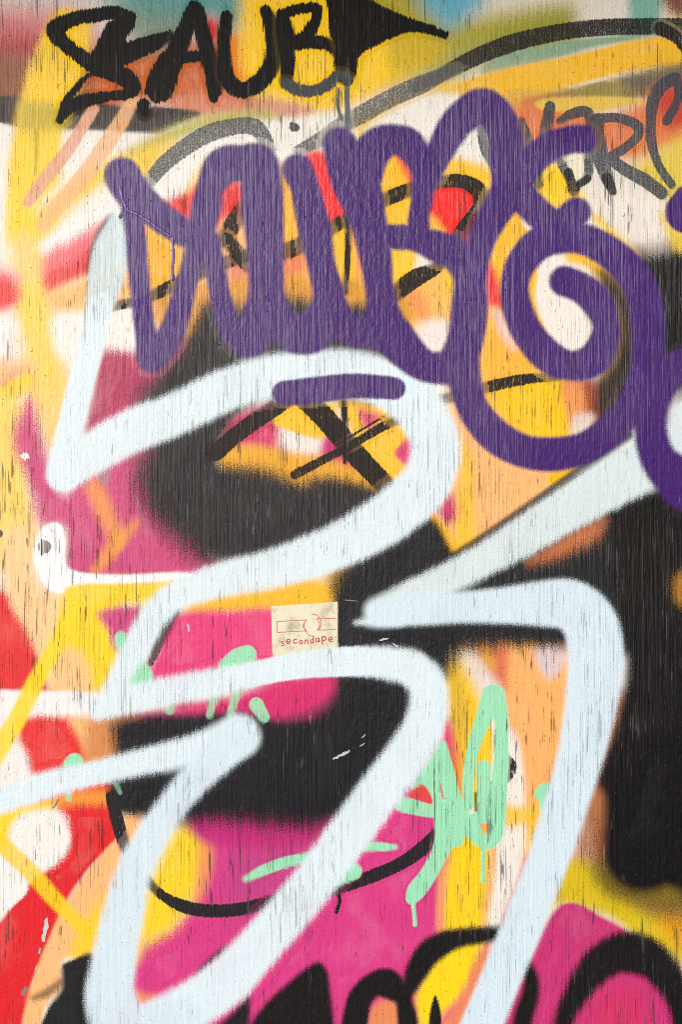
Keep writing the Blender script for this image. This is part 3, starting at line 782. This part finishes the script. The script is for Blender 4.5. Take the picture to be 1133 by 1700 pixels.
# ---- grey and black marker arcs at the top
ga = part('marker_arcs', 'grey and black dry marker arcs sweeping across the top')
def GA(pts, col, dry, soft=3.0, **kw):
    return coat('arc', col, strokes=[pts], soft=soft, parent=ga, dry=dry, speck=0.35, step=2, rough=0.38, ragged=1.5, **kw)
GA([(247, 304, 10), (268, 277, 13), (303, 248, 14), (346, 222, 15), (390, 210, 14), (420, 210, 14), (437, 226, 13), (448, 248, 10)], (80, 82, 86), 0.6, wear=0.25)
GA([(690, 146, 9), (735, 124, 12), (786, 97, 14), (850, 72, 15), (927, 54, 14), (998, 46, 14), (1068, 44, 14), (1145, 44, 14)], (34, 30, 28), 0.5, wear=0.12)
GA([(496, 250, 9), (529, 233, 12), (568, 208, 14), (599, 191, 15), (652, 162, 15), (705, 138, 15), (760, 113, 6)], (86, 86, 90), 0.7, wear=0.3)
GA([(1098, 48, 12), (1124, 62, 10), (1142, 88, 7)], (34, 30, 28), 0.5)
GA(T('B', [(325, 585, 12), (340, 600, 20), (330, 600, 18)]), (66, 70, 76), 0.2)
GA(T('B', [(545, 420, 8), (543, 500, 8), (560, 560, 8)]), (92, 96, 102), 0.1)
GA(T('B', [(585, 395, 14), (587, 500, 13), (592, 600, 16)]), (92, 96, 102), 0.1)

# ---- black marker tag along the top
bt = part('black_marker_tag', 'bold black marker lettering along the top')
BM = (14, 12, 13)
def BT(name, col=BM, strokes=(), polys=(), smooth=False, dry=0.12, soft=4.0):
    return coat(name, col, strokes=strokes, polys=polys, soft=soft, parent=bt, speck=0.3, step=2, rough=0.46, dry=dry, smooth=smooth, bump=0.7, ragged=2.6, spec=0.1)
BT('letter', polys=[T('A', [(505, 100), (640, 62), (632, 130), (590, 185), (605, 215), (700, 188), (820, 150), (826, 182), (740, 240), (560, 322), (450, 330), (400, 288), (440, 230)])], strokes=[
    T('A', [(615, 80, 26), (540, 62, 34), (450, 72, 34), (350, 88, 34), (262, 135, 44), (285, 190, 38), (370, 260, 34), (450, 310, 46), (560, 350, 46), (625, 405, 40), (600, 440, 28), (500, 455, 24), (400, 475, 34), (320, 505, 36), (280, 565, 18)]),
    T('A', [(600, 90, 36), (545, 150, 50), (500, 240, 55), (470, 310, 45)]),
    T('A', [(500, 290, 50), (590, 250, 46), (700, 205, 38), (800, 165, 22)]),
    T('A', [(420, 350, 14), (380, 390, 16), (340, 440, 20), (300, 490, 22)])])
BT('letter', polys=[T('A', [(830, 190), (858, 285), (830, 400), (800, 468), (735, 482), (676, 440), (692, 365), (745, 262)])], strokes=[
    T('A', [(915, 40, 38), (880, 120, 40), (830, 240, 50), (790, 330, 56), (750, 410, 58), (735, 455, 30)]),
    T('A', [(780, 380, 50), (770, 460, 20)]),
    T('A', [(675, 495, 34), (680, 530, 22)]),
    T('A', [(925, 50, 38), (955, 160, 38), (985, 280, 42), (1010, 400, 40), (1005, 465, 22)]),
    T('A', [(830, 275, 32), (1000, 258, 22)])])
BT('letter', strokes=[
    [(376, 27, 10), (372, 70, 12), (374, 117, 13), (386, 142, 14), (406, 149, 14), (430, 137, 15), (450, 112, 15), (456, 80, 15), (451, 42, 14), (441, 18, 10)]])
BT('letter', strokes=[
    T('B', [(270, 62, 20), (290, 120, 42), (300, 220, 40), (305, 320, 36), (298, 385, 32)]),
    T('B', [(285, 70, 28), (350, 45, 26), (440, 40, 26), (435, 100, 26), (395, 170, 34), (340, 200, 34)]),
    T('B', [(350, 205, 32), (440, 200, 34), (510, 215, 30), (545, 260, 26)])])
BT('letter', polys=[T('B', [(484, -30), (660, -20), (760, 32), (860, 76), (960, 110), (1068, 154), (1052, 186), (960, 160), (895, 150), (830, 166), (740, 205), (660, 250), (638, 280), (636, 345), (605, 395), (570, 400), (530, 385), (522, 300), (535, 230), (505, 170), (498, 90)])])
BT('letter_shade', (70, 72, 78), strokes=[T('B', [(300, 395, 28), (360, 425, 30), (430, 428, 28), (500, 395, 28), (545, 350, 22), (590, 380, 26)])], dry=0.1)

# ---- grey marker tag at the upper right
gt = part('grey_marker_tag', 'thin grey marker lettering at the upper right')
def GT(*strokes, col=(54, 64, 76), dry=0.15):
    return coat('letter', col, strokes=[[(x, y_, r * 1.15) for x, y_, r in T('C', s)] for s in strokes], soft=2.5, parent=gt, speck=0.35, step=2, rough=0.36, dry=dry, ragged=1.0, wear=0.22)
GT([(185, 610, 16), (205, 700, 20), (240, 770, 18), (280, 830, 16)])
GT([(375, 570, 18), (395, 640, 26), (430, 730, 28), (455, 800, 22)], [(512, 500, 22), (500, 580, 26), (480, 680, 26), (440, 780, 20)])
GT([(455, 830, 20), (458, 870, 20)], col=BM)
GT([(560, 570, 16), (620, 535, 22), (690, 530, 22), (700, 620, 20), (695, 740, 20), (690, 830, 18), (650, 865, 16)], [(560, 760, 18), (600, 830, 20)])
GT([(600, 810, 18), (622, 895, 22), (632, 890, 20)], [(690, 840, 16), (645, 872, 14)], col=BM)
GT([(735, 560, 24), (735, 660, 32), (755, 760, 32), (790, 860, 24)], [(725, 560, 20), (830, 555, 20), (920, 590, 22), (925, 640, 20), (860, 700, 20), (785, 745, 22)], [(790, 745, 22), (870, 800, 26), (960, 850, 28), (1040, 910, 26)])
GT([(780, 840, 24), (806, 900, 18)], col=BM)
GT([(1100, 370, 26), (1040, 405, 26), (1000, 470, 26), (986, 570, 22), (992, 680, 20), (1025, 780, 18), (1085, 870, 18)], [(1115, 380, 16), (1112, 470, 18), (1070, 555, 20), (1058, 575, 16)], dry=0.3)

# ---- mint tag
mt = part('mint_tag', 'mint green brushed tag with drips')
def MT(name='stroke', strokes=(), polys=(), soft=2.0, col=MINT, **kw):
    return coat(name, col, strokes=strokes, polys=polys, soft=soft, parent=mt, speck=0.25, step=2, rough=0.3, **kw)
MT(strokes=[
    T('L', [(128, 950, 26), (126, 860, 27), (134, 770, 28), (155, 670, 30), (195, 560, 38), (245, 440, 54)]),
    T('L', [(250, 440, 54), (283, 540, 34), (285, 640, 32), (282, 760, 36), (272, 880, 38), (262, 1000, 42), (250, 1080, 44)]),
    T('L', [(200, 775, 34), (200, 860, 32), (205, 960, 36)])])
MT(polys=[T('L', [(-30, 680), (20, 725), (55, 800), (85, 930), (110, 985), (160, 990), (200, 940), (240, 890), (300, 880), (300, 1020), (288, 1090), (270, 1130), (205, 1160), (150, 1130), (110, 1092), (70, 1094), (30, 1140), (-10, 1180), (-30, 1100)])], smooth=True)
MT(strokes=[T('O', [(215, 230, 60), (215, 250, 62)])])
MT('drip', strokes=[T('O', [(197, 300, 10), (196, 390, 9), (196, 462, 10)])])
MT(polys=[T('K', [(1035, 650), (1075, 740), (1105, 860), (1133, 960), (1133, 1133), (1040, 1133), (1038, 1030), (940, 1006), (850, 988), (810, 965), (850, 915), (985, 945), (945, 860), (880, 880), (930, 790)])], smooth=True)
MT(strokes=[T('N', [(1100, 130, 60), (1060, 230, 50), (1015, 340, 40), (960, 440, 40), (915, 500, 44), (890, 540, 30)])])
MT('drip', strokes=[T('N', [(895, 560, 10), (902, 620, 9), (905, 665, 10)])])
MT(strokes=[T('N', [(110, 450, 14, 6), (190, 410, 24, 3), (300, 370, 26, 2), (420, 345, 22, 2), (560, 310, 20, 2), (690, 296, 22, 2), (760, 300, 20, 2), (810, 300, 12, 5)])])
MT(strokes=[T('N', [(545, 450, 30), (615, 415, 40)])])
MT(strokes=[T('K', [(20, 300, 40), (70, 260, 44), (115, 245, 44)])])
MT(strokes=[T('J', [(1010, 440, 22), (985, 530, 16)])], opacity=0.7)
MT(strokes=[T('J', [(1116, 420, 22), (1082, 530, 17)])], opacity=0.75)
MT(strokes=[T('K', [(158, 480, 34), (195, 540, 26)])], opacity=0.85)
MT(strokes=[T('J', [(568, 165, 30), (572, 195, 30)])])
MT(strokes=[T('J', [(655, 285, 28), (650, 340, 50), (670, 350, 52)])])
MT(strokes=[T('J', [(800, 505, 24), (800, 495, 24)])], opacity=0.6)
MT(strokes=[T('J', [(350, 750, 42), (340, 770, 46)])])
MT('drip', strokes=[T('J', [(320, 900, 10), (321, 928, 9)])])
MT(strokes=[T('J', [(545, 850, 12), (565, 895, 10)])], opacity=0.45)
MT(strokes=[T('L', [(490, 890, 42), (480, 900, 40)]), T('L', [(490, 930, 26), (480, 965, 20)])])
P('orange', (244, 170, 96), T('L', [(185, 1040), (225, 1045), (208, 1092), (196, 1080)]), 2, step=2)
P('salmon', (224, 84, 84), T('K', [(1018, 840), (1030, 870), (1042, 925), (1034, 920)]), 1.5, step=2)
P('salmon', (226, 72, 70), T('K', [(872, 902), (945, 858), (984, 944), (930, 928)]), 2, step=2)

# ---- sprayed black letters along the bottom
bs_ = part('black_sprayed_letters', 'soft black sprayed letters cut off by the bottom edge')
def SB(strokes=(), polys=(), soft=9, col=(14, 12, 14), smooth=True, name='letter', **kw):
    return coat(name, col, strokes=strokes, polys=polys, soft=soft, parent=bs_, speck=0.6, rough=0.5, smooth=smooth, **kw)
SB(polys=[T('N', [(110, 1180), (180, 1060), (280, 960), (400, 862), (455, 842), (492, 880), (508, 980), (520, 1180), (420, 1250), (200, 1250)])], soft=8)
SB(strokes=[T('N', [(600, 1260, 60), (622, 1120, 62), (650, 1010, 60), (715, 945, 58), (780, 945, 70), (845, 1010, 42), (868, 1100, 48), (880, 1260, 50)])], soft=6)
SB(strokes=[T('N', [(870, 1000, 24), (905, 900, 52), (965, 805, 62), (1050, 748, 56), (1133, 726, 46), (1250, 712, 40), (1300, 708, 38)]), T('O', [(375, 800, 12), (420, 900, 34), (418, 1000, 44), (390, 1090, 48), (370, 1200, 44)])] + [T('N', [(980 + 36 * k_, 745 - 38 * math.sin(min(1.0, k_ / 6) * 1.5) - (k_ % 3) * 7, 20), (985 + 36 * k_, 760 - 38 * math.sin(min(1.0, k_ / 6) * 1.5), 22)]) for k_ in range(10)], soft=8)
SB(strokes=[T('N', [(1000, 1003, 6), (1001, 1060, 22), (1000, 1130, 30), (1000, 1230, 30)])], soft=3)
SB(strokes=[T('O', [(560, 1250, 50), (580, 1110, 50), (625, 1010, 58), (700, 900, 78), (790, 820, 92), (890, 795, 102), (1000, 840, 92), (1085, 950, 72), (1125, 1080, 52), (1140, 1250, 50)])], soft=11)
SB(polys=[T('M', [(195, 1200), (225, 1060), (288, 965), (292, 860), (350, 826), (430, 800), (460, 900), (440, 1200)])], soft=5, col=(26, 26, 30))
SB(strokes=[T('M', [(160, 1010, 16), (220, 985, 20), (285, 935, 18)])], soft=9, col=(70, 56, 48), opacity=0.75, name='shade_stroke')
SB(strokes=[T('M', [(925, 905, 8), (985, 840, 14), (1060, 775, 10)])], soft=6, col=(30, 28, 36), name='shade_stroke')
SB(polys=[T('N', [(-30, 1150), (40, 1080), (120, 1000), (130, 1060), (100, 1200), (-30, 1200)])], soft=8, col=(28, 26, 32), name='shade_stroke')

# ---- the paper sticker (a thing of its own, partly painted over)
_sk = np.zeros((60, 80), bool); _sk[2:-2, 2:-2] = True
STICK_Y = level_y(np.linspace(446, 597, 80), np.linspace(994, 1107, 60), _sk) - DZ
LEVEL[(CV > 990)[:, None] & (CV < 1110)[:, None] & ((CU > 440) & (CU < 600))[None, :]] += 4

lay_on_canvas(*field([], [[(450, 1006.5), (561, 999), (593, 997), (593, 1096), (453, 1103.5)]], 1.0, 1, False), (230, 222, 196), 1.0)

# ---- paint over the sticker's right half
coat('black_paint_patch', (30, 31, 38), polys=[[(561, 996), (600, 990), (604, 1100), (561, 1100)]], soft=2.0, smooth=False, step=2, label='black overspray with a straight edge covering the right of the sticker', speck=0.3)

# ---- pale blue outline
po = part('pale_blue_outline', 'wide pale blue sprayed outline letters')
def PO(pts, soft=10, col=PALEBLUE, **kw):
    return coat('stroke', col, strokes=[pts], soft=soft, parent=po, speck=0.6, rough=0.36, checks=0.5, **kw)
L('black', (50, 50, 58), [(184, 362, 6), (168, 385, 7), (155, 415, 6), (150, 448, 4)], 6, opacity=0.85)
PO([(196, 366, 15), (184, 420, 30), (172, 480, 28), (160, 520, 20)], 6, col=(202, 222, 230), opacity=0.92)
PO([(168, 505, 20), (152, 570, 22), (136, 630, 22), (119, 700, 22), (107, 755, 25), (105, 788, 27)], 5)
PO([(105, 788, 27), (150, 755, 34), (215, 717, 36), (290, 688, 35), (370, 650, 35), (440, 628, 36), (520, 619, 37), (590, 622, 39), (650, 642, 40), (695, 677, 41), (719, 720, 41), (723, 757, 42), (708, 800, 42), (668, 842, 42), (615, 878, 40), (540, 915, 36), (450, 945, 32), (370, 962, 29), (320, 978, 26), (282, 996, 24), (256, 1024, 23), (232, 1062, 22), (208, 1106, 20), (188, 1146, 18)])
PO([(166, 1176, 20), (220, 1160, 23), (300, 1142, 23), (370, 1130, 22), (450, 1113, 21, 3), (500, 1104, 22.5, 2.5), (530, 1101, 23.5, 2.5), (585, 1098, 25, 4), (645, 1101, 27), (690, 1114, 30), (712, 1145, 31), (708, 1195, 33), (682, 1245, 35), (634, 1311, 36), (576, 1390, 36), (540, 1440, 36), (488, 1505, 36), (422, 1580, 37), (378, 1628, 40), (330, 1662, 40), (270, 1696, 40)])
PO([(-30, 1342, 20), (0, 1331, 20), (71, 1305, 23), (141, 1287, 20), (226, 1267, 21), (304, 1250, 25), (350, 1238, 29), (396, 1222, 34)])
PO([(396, 1222, 34), (366, 1250, 31), (326, 1290, 27), (284, 1340, 25), (248, 1396, 27), (221, 1450, 30), (201, 1530, 34), (187, 1610, 37), (184, 1660, 42), (205, 1705, 48), (250, 1712, 48), (300, 1690, 36)], col=(214, 231, 243))
PO([(626, 1014, 20), (680, 992, 26), (750, 958, 26), (804, 929, 27), (867, 893, 31), (945, 845, 36), (1001, 811, 40), (1060, 777, 44), (1110, 750, 46)], col=(214, 228, 234))
PO([(590, 1034, 2, 9), (625, 1030, 10, 9), (660, 1024, 16, 7)])
PO([(632, 1017, 22), (690, 1012, 26), (770, 1008, 26), (839, 1005, 30), (900, 1002, 37), (948, 1005, 42), (980, 1035, 45), (989, 1085, 47), (986, 1140, 45), (976, 1200, 42), (963, 1260, 38), (947, 1315, 36), (924, 1385, 35), (895, 1470, 34), (865, 1545, 34), (838, 1610, 33), (805, 1690, 34), (780, 1750, 34)], col=(213, 231, 244), soft=8)
PO([(1140, 690, 26), (1133, 720, 22)], soft=8, col=(214, 226, 234))

# ---- purple tag
pt = part('purple_tag', 'fat purple sprayed lettering with a spiral tail')
def PT(*strokes, soft=6.0, name='letter', col=PURPLE, **kw):
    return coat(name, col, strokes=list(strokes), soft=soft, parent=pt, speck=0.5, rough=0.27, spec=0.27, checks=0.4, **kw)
PT([(203, 292, 31), (222, 322, 30), (262, 357, 26), (305, 386, 24), (335, 400, 24)],
   [(216, 330, 18), (225, 390, 18), (229, 440, 18), (236, 510, 17), (243, 560, 19), (252, 592, 27)],
   [(254, 592, 26), (272, 572, 24), (288, 545, 22), (302, 500, 20), (315, 452, 18), (330, 400, 22), (345, 340, 25)])
PT([(330, 405, 20), (340, 350, 22), (350, 310, 24), (372, 276, 32), (405, 272, 31), (430, 278, 35), (437, 350, 35), (442, 440, 30), (440, 500, 31), (420, 556, 31), (410, 562, 31)],
   [(345, 400, 20), (358, 450, 18), (368, 500, 18), (385, 548, 22), (410, 562, 31)])
PT([(494, 281, 26), (508, 318, 25), (523, 385, 28), (534, 440, 24), (546, 500, 28), (526, 545, 34), (497, 556, 33), (470, 540, 30), (445, 500, 28)],
   [(546, 500, 28), (564, 535, 27), (600, 553, 26), (640, 548, 30)])
PT([(564, 240, 29), (588, 295, 40), (608, 353, 33), (623, 420, 28), (631, 484, 24), (640, 535, 32), (656, 560, 34), (682, 590, 30), (708, 608, 27), (740, 612, 28)],
   [(600, 300, 34), (612, 262, 33), (630, 240, 30), (652, 232, 26), (680, 241, 27), (700, 275, 22), (703, 315, 19), (696, 355, 18), (688, 392, 21), (630, 392, 21)],
   [(670, 393, 21), (700, 400, 22), (727, 410, 27), (758, 424, 28), (778, 460, 27), (780, 510, 31), (774, 560, 31), (762, 595, 32), (742, 612, 28)])
PT([(708, 300, 20), (727, 260, 23), (752, 214, 27), (776, 189, 29), (803, 178, 32), (829, 200, 30), (840, 240, 29), (846, 280, 32), (850, 310, 35), (828, 346, 27), (806, 386, 24), (791, 425, 24), (783, 462, 25)],
   [(850, 302, 35), (880, 271, 26), (915, 244, 25), (948, 232, 24), (968, 231, 24)],
   [(852, 312, 32), (870, 328, 26), (892, 352, 26), (926, 376, 27), (958, 352, 25)],
   [(938, 467, 26), (965, 478, 26), (990, 500, 27), (1006, 535, 23), (1004, 565, 25), (984, 598, 28), (950, 607, 25), (914, 594, 28), (879, 556, 27), (859, 510, 26), (856, 470, 24), (867, 436, 26), (895, 405, 28), (930, 393, 29), (965, 396, 27), (1000, 411, 27), (1036, 438, 28), (1063, 476, 29), (1075, 520, 29), (1078, 570, 28), (1073, 620, 28), (1058, 660, 27), (1035, 695, 27), (1005, 722, 27), (968, 745, 27), (920, 754, 29), (870, 749, 28), (825, 725, 29), (792, 688, 27), (776, 650, 27), (768, 610, 30)])
PT([(1150, 596, 26), (1112, 622, 28), (1086, 668, 28), (1082, 720, 28), (1098, 768, 32), (1140, 806, 42)], soft=8)
PT([(1150, 345, 40), (1141, 352, 36)], soft=4)
PT([(472, 652, 20), (520, 648, 22), (582, 641, 21), (635, 643, 20), (655, 645, 19)], soft=4, name='bar')
# wet paint runs: real raised beads of paint
def bead(name, pts, h, col, parent, seed=1):
    import bmesh
    rnd = random.Random(seed)
    c = catmull(pts, False, 10)
    bm = bmesh.new()
    rings = []
    u0, v0 = c[:, 0].mean(), c[:, 1].mean()
    for k in range(len(c)):
        d = c[min(k + 1, len(c) - 1), :2] - c[max(k - 1, 0), :2]
        d = d / (np.hypot(*d) + 1e-9)
        nx, ny = -d[1], d[0]
        r = c[k, 2] * rnd.uniform(0.82, 1.15)
        if k in (0, len(c) - 1):
            r *= 0.35
        hh = h * r / max(c[:, 2]) * rnd.uniform(0.85, 1.1)
        ring = []
        for j in range(7):
            t = math.pi * j / 6
            o_ = math.cos(t) * r
            ring.append(bm.verts.new(((c[k, 0] - u0 + nx * o_) * S, -math.sin(t) * hh, -(c[k, 1] - v0 + ny * o_) * S)))
        rings.append(ring)
    for k in range(len(rings) - 1):
        for j in range(6):
            bm.faces.new((rings[k][j], rings[k][j + 1], rings[k + 1][j + 1], rings[k + 1][j]))
    bmesh.ops.recalc_face_normals(bm, faces=bm.faces[:])
    me = bpy.data.meshes.new(name); bm.to_mesh(me); bm.free()
    me.polygons.foreach_set('use_smooth', [True] * len(me.polygons))
    me.materials.append(paint(col, film=False, rough=0.22, spec=0.4, bump=0.5, checks=0.0))
    o = bpy.data.objects.new(name, me)
    o.location = (wx(u0), -0.0002 - 40 * DZ, wz(v0))
    return link(o, parent)
bead('drip', T('A', [(560, 870, 6), (575, 930, 7), (600, 985, 8), (650, 1010, 8), (700, 1040, 8), (760, 1085, 8), (808, 1116, 9)]), 0.0005, (70, 28, 116), pt, 3)
bead('drip', T('D', [(812, 120, 9), (815, 200, 8), (812, 270, 8), (811, 318, 12), (810, 330, 9)]), 0.0006, (66, 24, 112), pt, 4)
bead('drip', T('A', [(574, 980, 5), (572, 1000, 6), (566, 1020, 11), (565, 1030, 8)]), 0.0006, (66, 26, 110), pt, 5)
bead('drip', T('O', [(197, 320, 9), (196, 390, 8), (196, 462, 10), (196, 470, 8)]), 0.001, MINT, mt, 6)
bead('drip', T('N', [(895, 580, 9), (902, 620, 8), (905, 665, 10), (905, 672, 8)]), 0.001, MINT, mt, 7)
bead('drip', [(562, 1482, 2.6), (564, 1495, 2.6), (560, 1508, 3), (559, 1514, 3)], 0.001, (24, 20, 24), bl, 8)

# ================================================================ small things in and on the wall
def disc_part(name, u, v, r, depth, col, label=None, split=False):
    import bmesh
    bm = bmesh.new()
    rnd = random.Random(int(u * 7 + v))
    n = 28
    y0 = -0.0002 - 60 * DZ
    ring = []
    for k in range(n):
        a = 2 * math.pi * k / n
        rr = r * (1 + rnd.uniform(-0.05, 0.04))
        ring.append((math.cos(a) * rr * S, math.sin(a) * rr * S))
    top = [bm.verts.new((x * 0.93, 0, z * 0.93)) for x, z in ring]
    mid = [bm.verts.new((x, 0.0004, z)) for x, z in ring]
    bot = [bm.verts.new((x, depth, z)) for x, z in ring]
    cen = bm.verts.new((0, -0.0002, 0))
    for k in range(n):
        j = (k + 1) % n
        bm.faces.new((cen, top[j], top[k]))
        bm.faces.new((top[k], top[j], mid[j], mid[k]))
        bm.faces.new((mid[k], mid[j], bot[j], bot[k]))
    bmesh.ops.recalc_face_normals(bm, faces=bm.faces[:])
    me = bpy.data.meshes.new(name); bm.to_mesh(me); bm.free()
    me.materials.append(paint(col, film=False, rough=0.8, bump=1.6))
    o = bpy.data.objects.new(name, me); o.location = (wx(u), y0, wz(v)); link(o, WALL)
    if label: o['label'] = label
    return o
plug = disc_part('wood_plug', 74, 908, 12.5, 0.006, (158, 152, 148), 'round grey bare wood plug in the white hook')
coat('split', (44, 38, 36), strokes=[[(69, 896, 1.2), (69, 908, 1.6), (69, 921, 1.4)]], soft=0.8, parent=plug, step=1, y=-0.0005 - 60 * DZ, speck=0.2)
for o in plug.children:
    o.location = (o.location.x - plug.location.x, o.location.y - plug.location.y, o.location.z - plug.location.z)
disc_part('wood_plug', -2, 886, 7, 0.006, (130, 100, 84))

def flake(u, v, L_, W_, ang, col, lift, seed):
    """a chip of lifted paint: a thin curled shard"""
    import bmesh
    rnd = random.Random(seed)
    bm = bmesh.new()
    n = 9
    up, lo = [], []
    for k in range(n):
        t = k / (n - 1)
        x = (t - 0.5) * L_
        w = W_ * (0.35 + 0.65 * math.sin(math.pi * (0.12 + 0.76 * t))) * rnd.uniform(0.7, 1.2)
        z = rnd.uniform(-0.25, 0.25) * W_
        up.append((x, z + w / 2, lift)); lo.append((x, z - w / 2, 0.0002))
    c, s = math.cos(ang), math.sin(ang)
    def vert(p):
        return bm.verts.new(((p[0] * c - p[1] * s) * S, -p[2], (p[0] * s + p[1] * c) * S))
    U_ = [vert(p) for p in up]; B_ = [vert(p) for p in lo]
    UB = [vert((p[0], p[1], p[2] - 0.0003)) for p in up]
    for k in range(n - 1):
        bm.faces.new((B_[k], B_[k + 1], U_[k + 1], U_[k]))
        bm.faces.new((U_[k], U_[k + 1], UB[k + 1], UB[k]))
    bmesh.ops.recalc_face_normals(bm, faces=bm.faces[:])
    me = bpy.data.meshes.new('paint_flake'); bm.to_mesh(me); bm.free()
    me.materials.append(paint(col, film=False, rough=0.5))
    o = bpy.data.objects.new('paint_flake', me)
    o.location = (wx(u), -0.0002 - 60 * DZ, wz(v)); link(o, WALL)
    return o
f = flake(567, 1253, 32, 5, math.radians(26), (214, 218, 212), 0.0016, 3)
f['label'] = 'pale torn paint flake on the black field'
flake(75, 1543, 40, 7, math.radians(84), (214, 214, 216), 0.001, 5)['label'] = 'pale chip in the red field at lower left'
flake(40, 1644, 16, 11, math.radians(50), (150, 128, 116), 0.001, 7)
flake(41, 757, 14, 12, math.radians(20), (240, 236, 238), 0.0008, 9)
flake(66, 1578, 10, 4, math.radians(80), (196, 186, 186), 0.0008, 11)
flake(60, 1608, 14, 4, math.radians(70), (200, 184, 180), 0.0008, 12)
flake(93, 1334, 18, 3, math.radians(60), (120, 130, 150), 0.0008, 13)
flake(638, 1061, 16, 3, math.radians(10), (206, 210, 216), 0.0008, 15)
flake(657, 1071, 10, 3, math.radians(-30), (206, 210, 216), 0.0008, 16)
flake(313, 1042, 14, 3, math.radians(100), (226, 220, 216), 0.0008, 17)
flake(604, 1222, 9, 2.2, math.radians(40), (180, 186, 192), 0.0006, 18)
flake(602, 1236, 10, 2.2, math.radians(35), (190, 196, 200), 0.0006, 19)
flake(583, 997, 22, 1.6, math.radians(-4), (150, 152, 158), 0.0005, 20)

# ---- sticker
def make_sticker():
    import bmesh
    corners = [(450, 1006.5), (561, 999), (593, 997), (593, 1096), (520, 1100), (453, 1103.5)]
    cu, cv = 521, 1052
    bm = bmesh.new()
    fr = [bm.verts.new(((u - cu) * S, 0.0, (cv - v) * S)) for u, v in corners]
    bk = [bm.verts.new(((u - cu) * S, 0.00004, (cv - v) * S)) for u, v in corners]
    bm.faces.new(fr[::-1]); bm.faces.new(bk)
    n = len(fr)
    for k in range(n):
        j = (k + 1) % n
        bm.faces.new((fr[k], fr[j], bk[j], bk[k]))
    bmesh.ops.recalc_face_normals(bm, faces=bm.faces[:])
    me = bpy.data.meshes.new('paper_sticker'); bm.to_mesh(me); bm.free()
    m = bpy.data.materials.new('sticker_paper')
    m.use_nodes = True
    nt = m.node_tree
    bs = nt.nodes['Principled BSDF']
    rl = nt.nodes.new('ShaderNodeGroup'); rl.node_tree = RELIEF
    n1 = noise(nt, scaled(nt, rl.outputs['Vec'], (34, 30, 0), (1.3, 4.2, 0)), 1, 4, 0.6)
    n2 = noise(nt, scaled(nt, rl.outputs['Vec'], (400, 400, 0)), 1, 2, 0.6)
    f1 = math_node(nt, 'MULTIPLY_ADD', n2, 0.3, math_node(nt, 'ADD', n1, -0.15))
    # soot from the black overspray drifts in from the right edge of the paper
    r = nt.nodes.new('ShaderNodeValToRGB')
    r.color_ramp.elements[0].position = 0.50; r.color_ramp.elements[0].color = (*[v * ALB for v in lin((232, 224, 198))], 1)
    r.color_ramp.elements[1].position = 0.85; r.color_ramp.elements[1].color = (*[v * ALB for v in lin((150, 146, 132))], 1)
    nt.links.new(f1, r.inputs[0])
    nt.links.new(r.outputs[0], bs.inputs['Base Color'])
    bs.inputs['Roughness'].default_value = 0.55
    b = nt.nodes.new('ShaderNodeBump'); b.inputs['Strength'].default_value = 0.2; b.inputs['Distance'].default_value = 0.001
    nt.links.new(rl.outputs['Height'], b.inputs['Height']); nt.links.new(b.outputs[0], bs.inputs['Normal'])
    me.materials.append(m)
    o = bpy.data.objects.new('paper_sticker', me)
    o.location = (wx(cu), STICK_Y, wz(cv))
    scene.collection.objects.link(o)
    o['label'] = 'small cream paper sticker with red line drawing and handwriting, half painted over'
    o['category'] = 'sticker'
    RED_INK = (192, 78, 82)
    kk = 1133 / 250.0
    def Z(pts, r=1.0):
        return [(430 + p[0] / kk, 980 + p[1] / kk, r) for p in pts]
    def ink(name, strokes, y, col=RED_INK):
        ink_n[0] += 1
        q = coat(name, col, strokes=strokes, soft=0.5, parent=o, step=0.5, y=y - ink_n[0] * DZ * 0.2, speck=0.2, bump=0.2, checks=0.0)
        q.location = (q.location.x - o.location.x, q.location.y - o.location.y, q.location.z - o.location.z)
    yi = STICK_Y - DZ * 0.5
    ink_n = [0]
    ink('line_drawing', [Z([(135, 236), (245, 228)], .62), Z([(245, 228), (360, 222)], .62), Z([(135, 236), (138, 318)], .62), Z([(138, 318), (250, 310), (362, 305)], .62),
                         Z([(360, 222), (338, 250), (336, 280), (362, 305)], .62)], yi)
    ink('line_drawing', [Z([(348, 236), (340, 265), (350, 300), (375, 335), (408, 347)], .6), Z([(398, 178), (430, 184), (455, 205), (470, 245), (466, 275), (445, 300)], .6),
                         Z([(436, 214), (456, 250), (452, 280), (440, 300)], .6), Z([(436, 214), (500, 213), (592, 210)], .62), Z([(445, 299), (520, 297), (592, 291)], .62)], yi)
    # handwriting
    words = {
        's': [[(188, 398), (172, 400), (172, 410), (186, 414), (186, 426), (170, 430)]],
        'e': [[(208, 402), (236, 398), (232, 384), (216, 384), (208, 400), (216, 414), (236, 410)]],
        'c': [[(284, 386), (268, 384), (260, 398), (268, 412), (286, 406)]],
        'o': [[(316, 390), (306, 402), (314, 416), (328, 410), (326, 394), (316, 390)]],
        'n': [[(348, 388), (348, 416)], [(348, 396), (360, 386), (368, 396), (368, 416)]],
        'd': [[(408, 384), (392, 388), (390, 406), (402, 410), (411, 398)], [(411, 360), (411, 408)]],
        'a': [[(450, 374), (434, 376), (430, 394), (442, 400), (452, 388)], [(452, 374), (456, 402)]],
        'P': [[(476, 364), (478, 418)], [(476, 366), (496, 362), (504, 376), (494, 390), (478, 390)]],
        'e2': [[(528, 386), (552, 382), (548, 368), (534, 368), (527, 384), (536, 400), (554, 396)]],
        'l': [[(580, 362), (582, 398)]],
    }
    for k in words:
        ink('handwritten_letter', [Z([(x_, y_ - 14) for x_, y_ in s], 1.05) for s in words[k]], yi)
make_sticker()
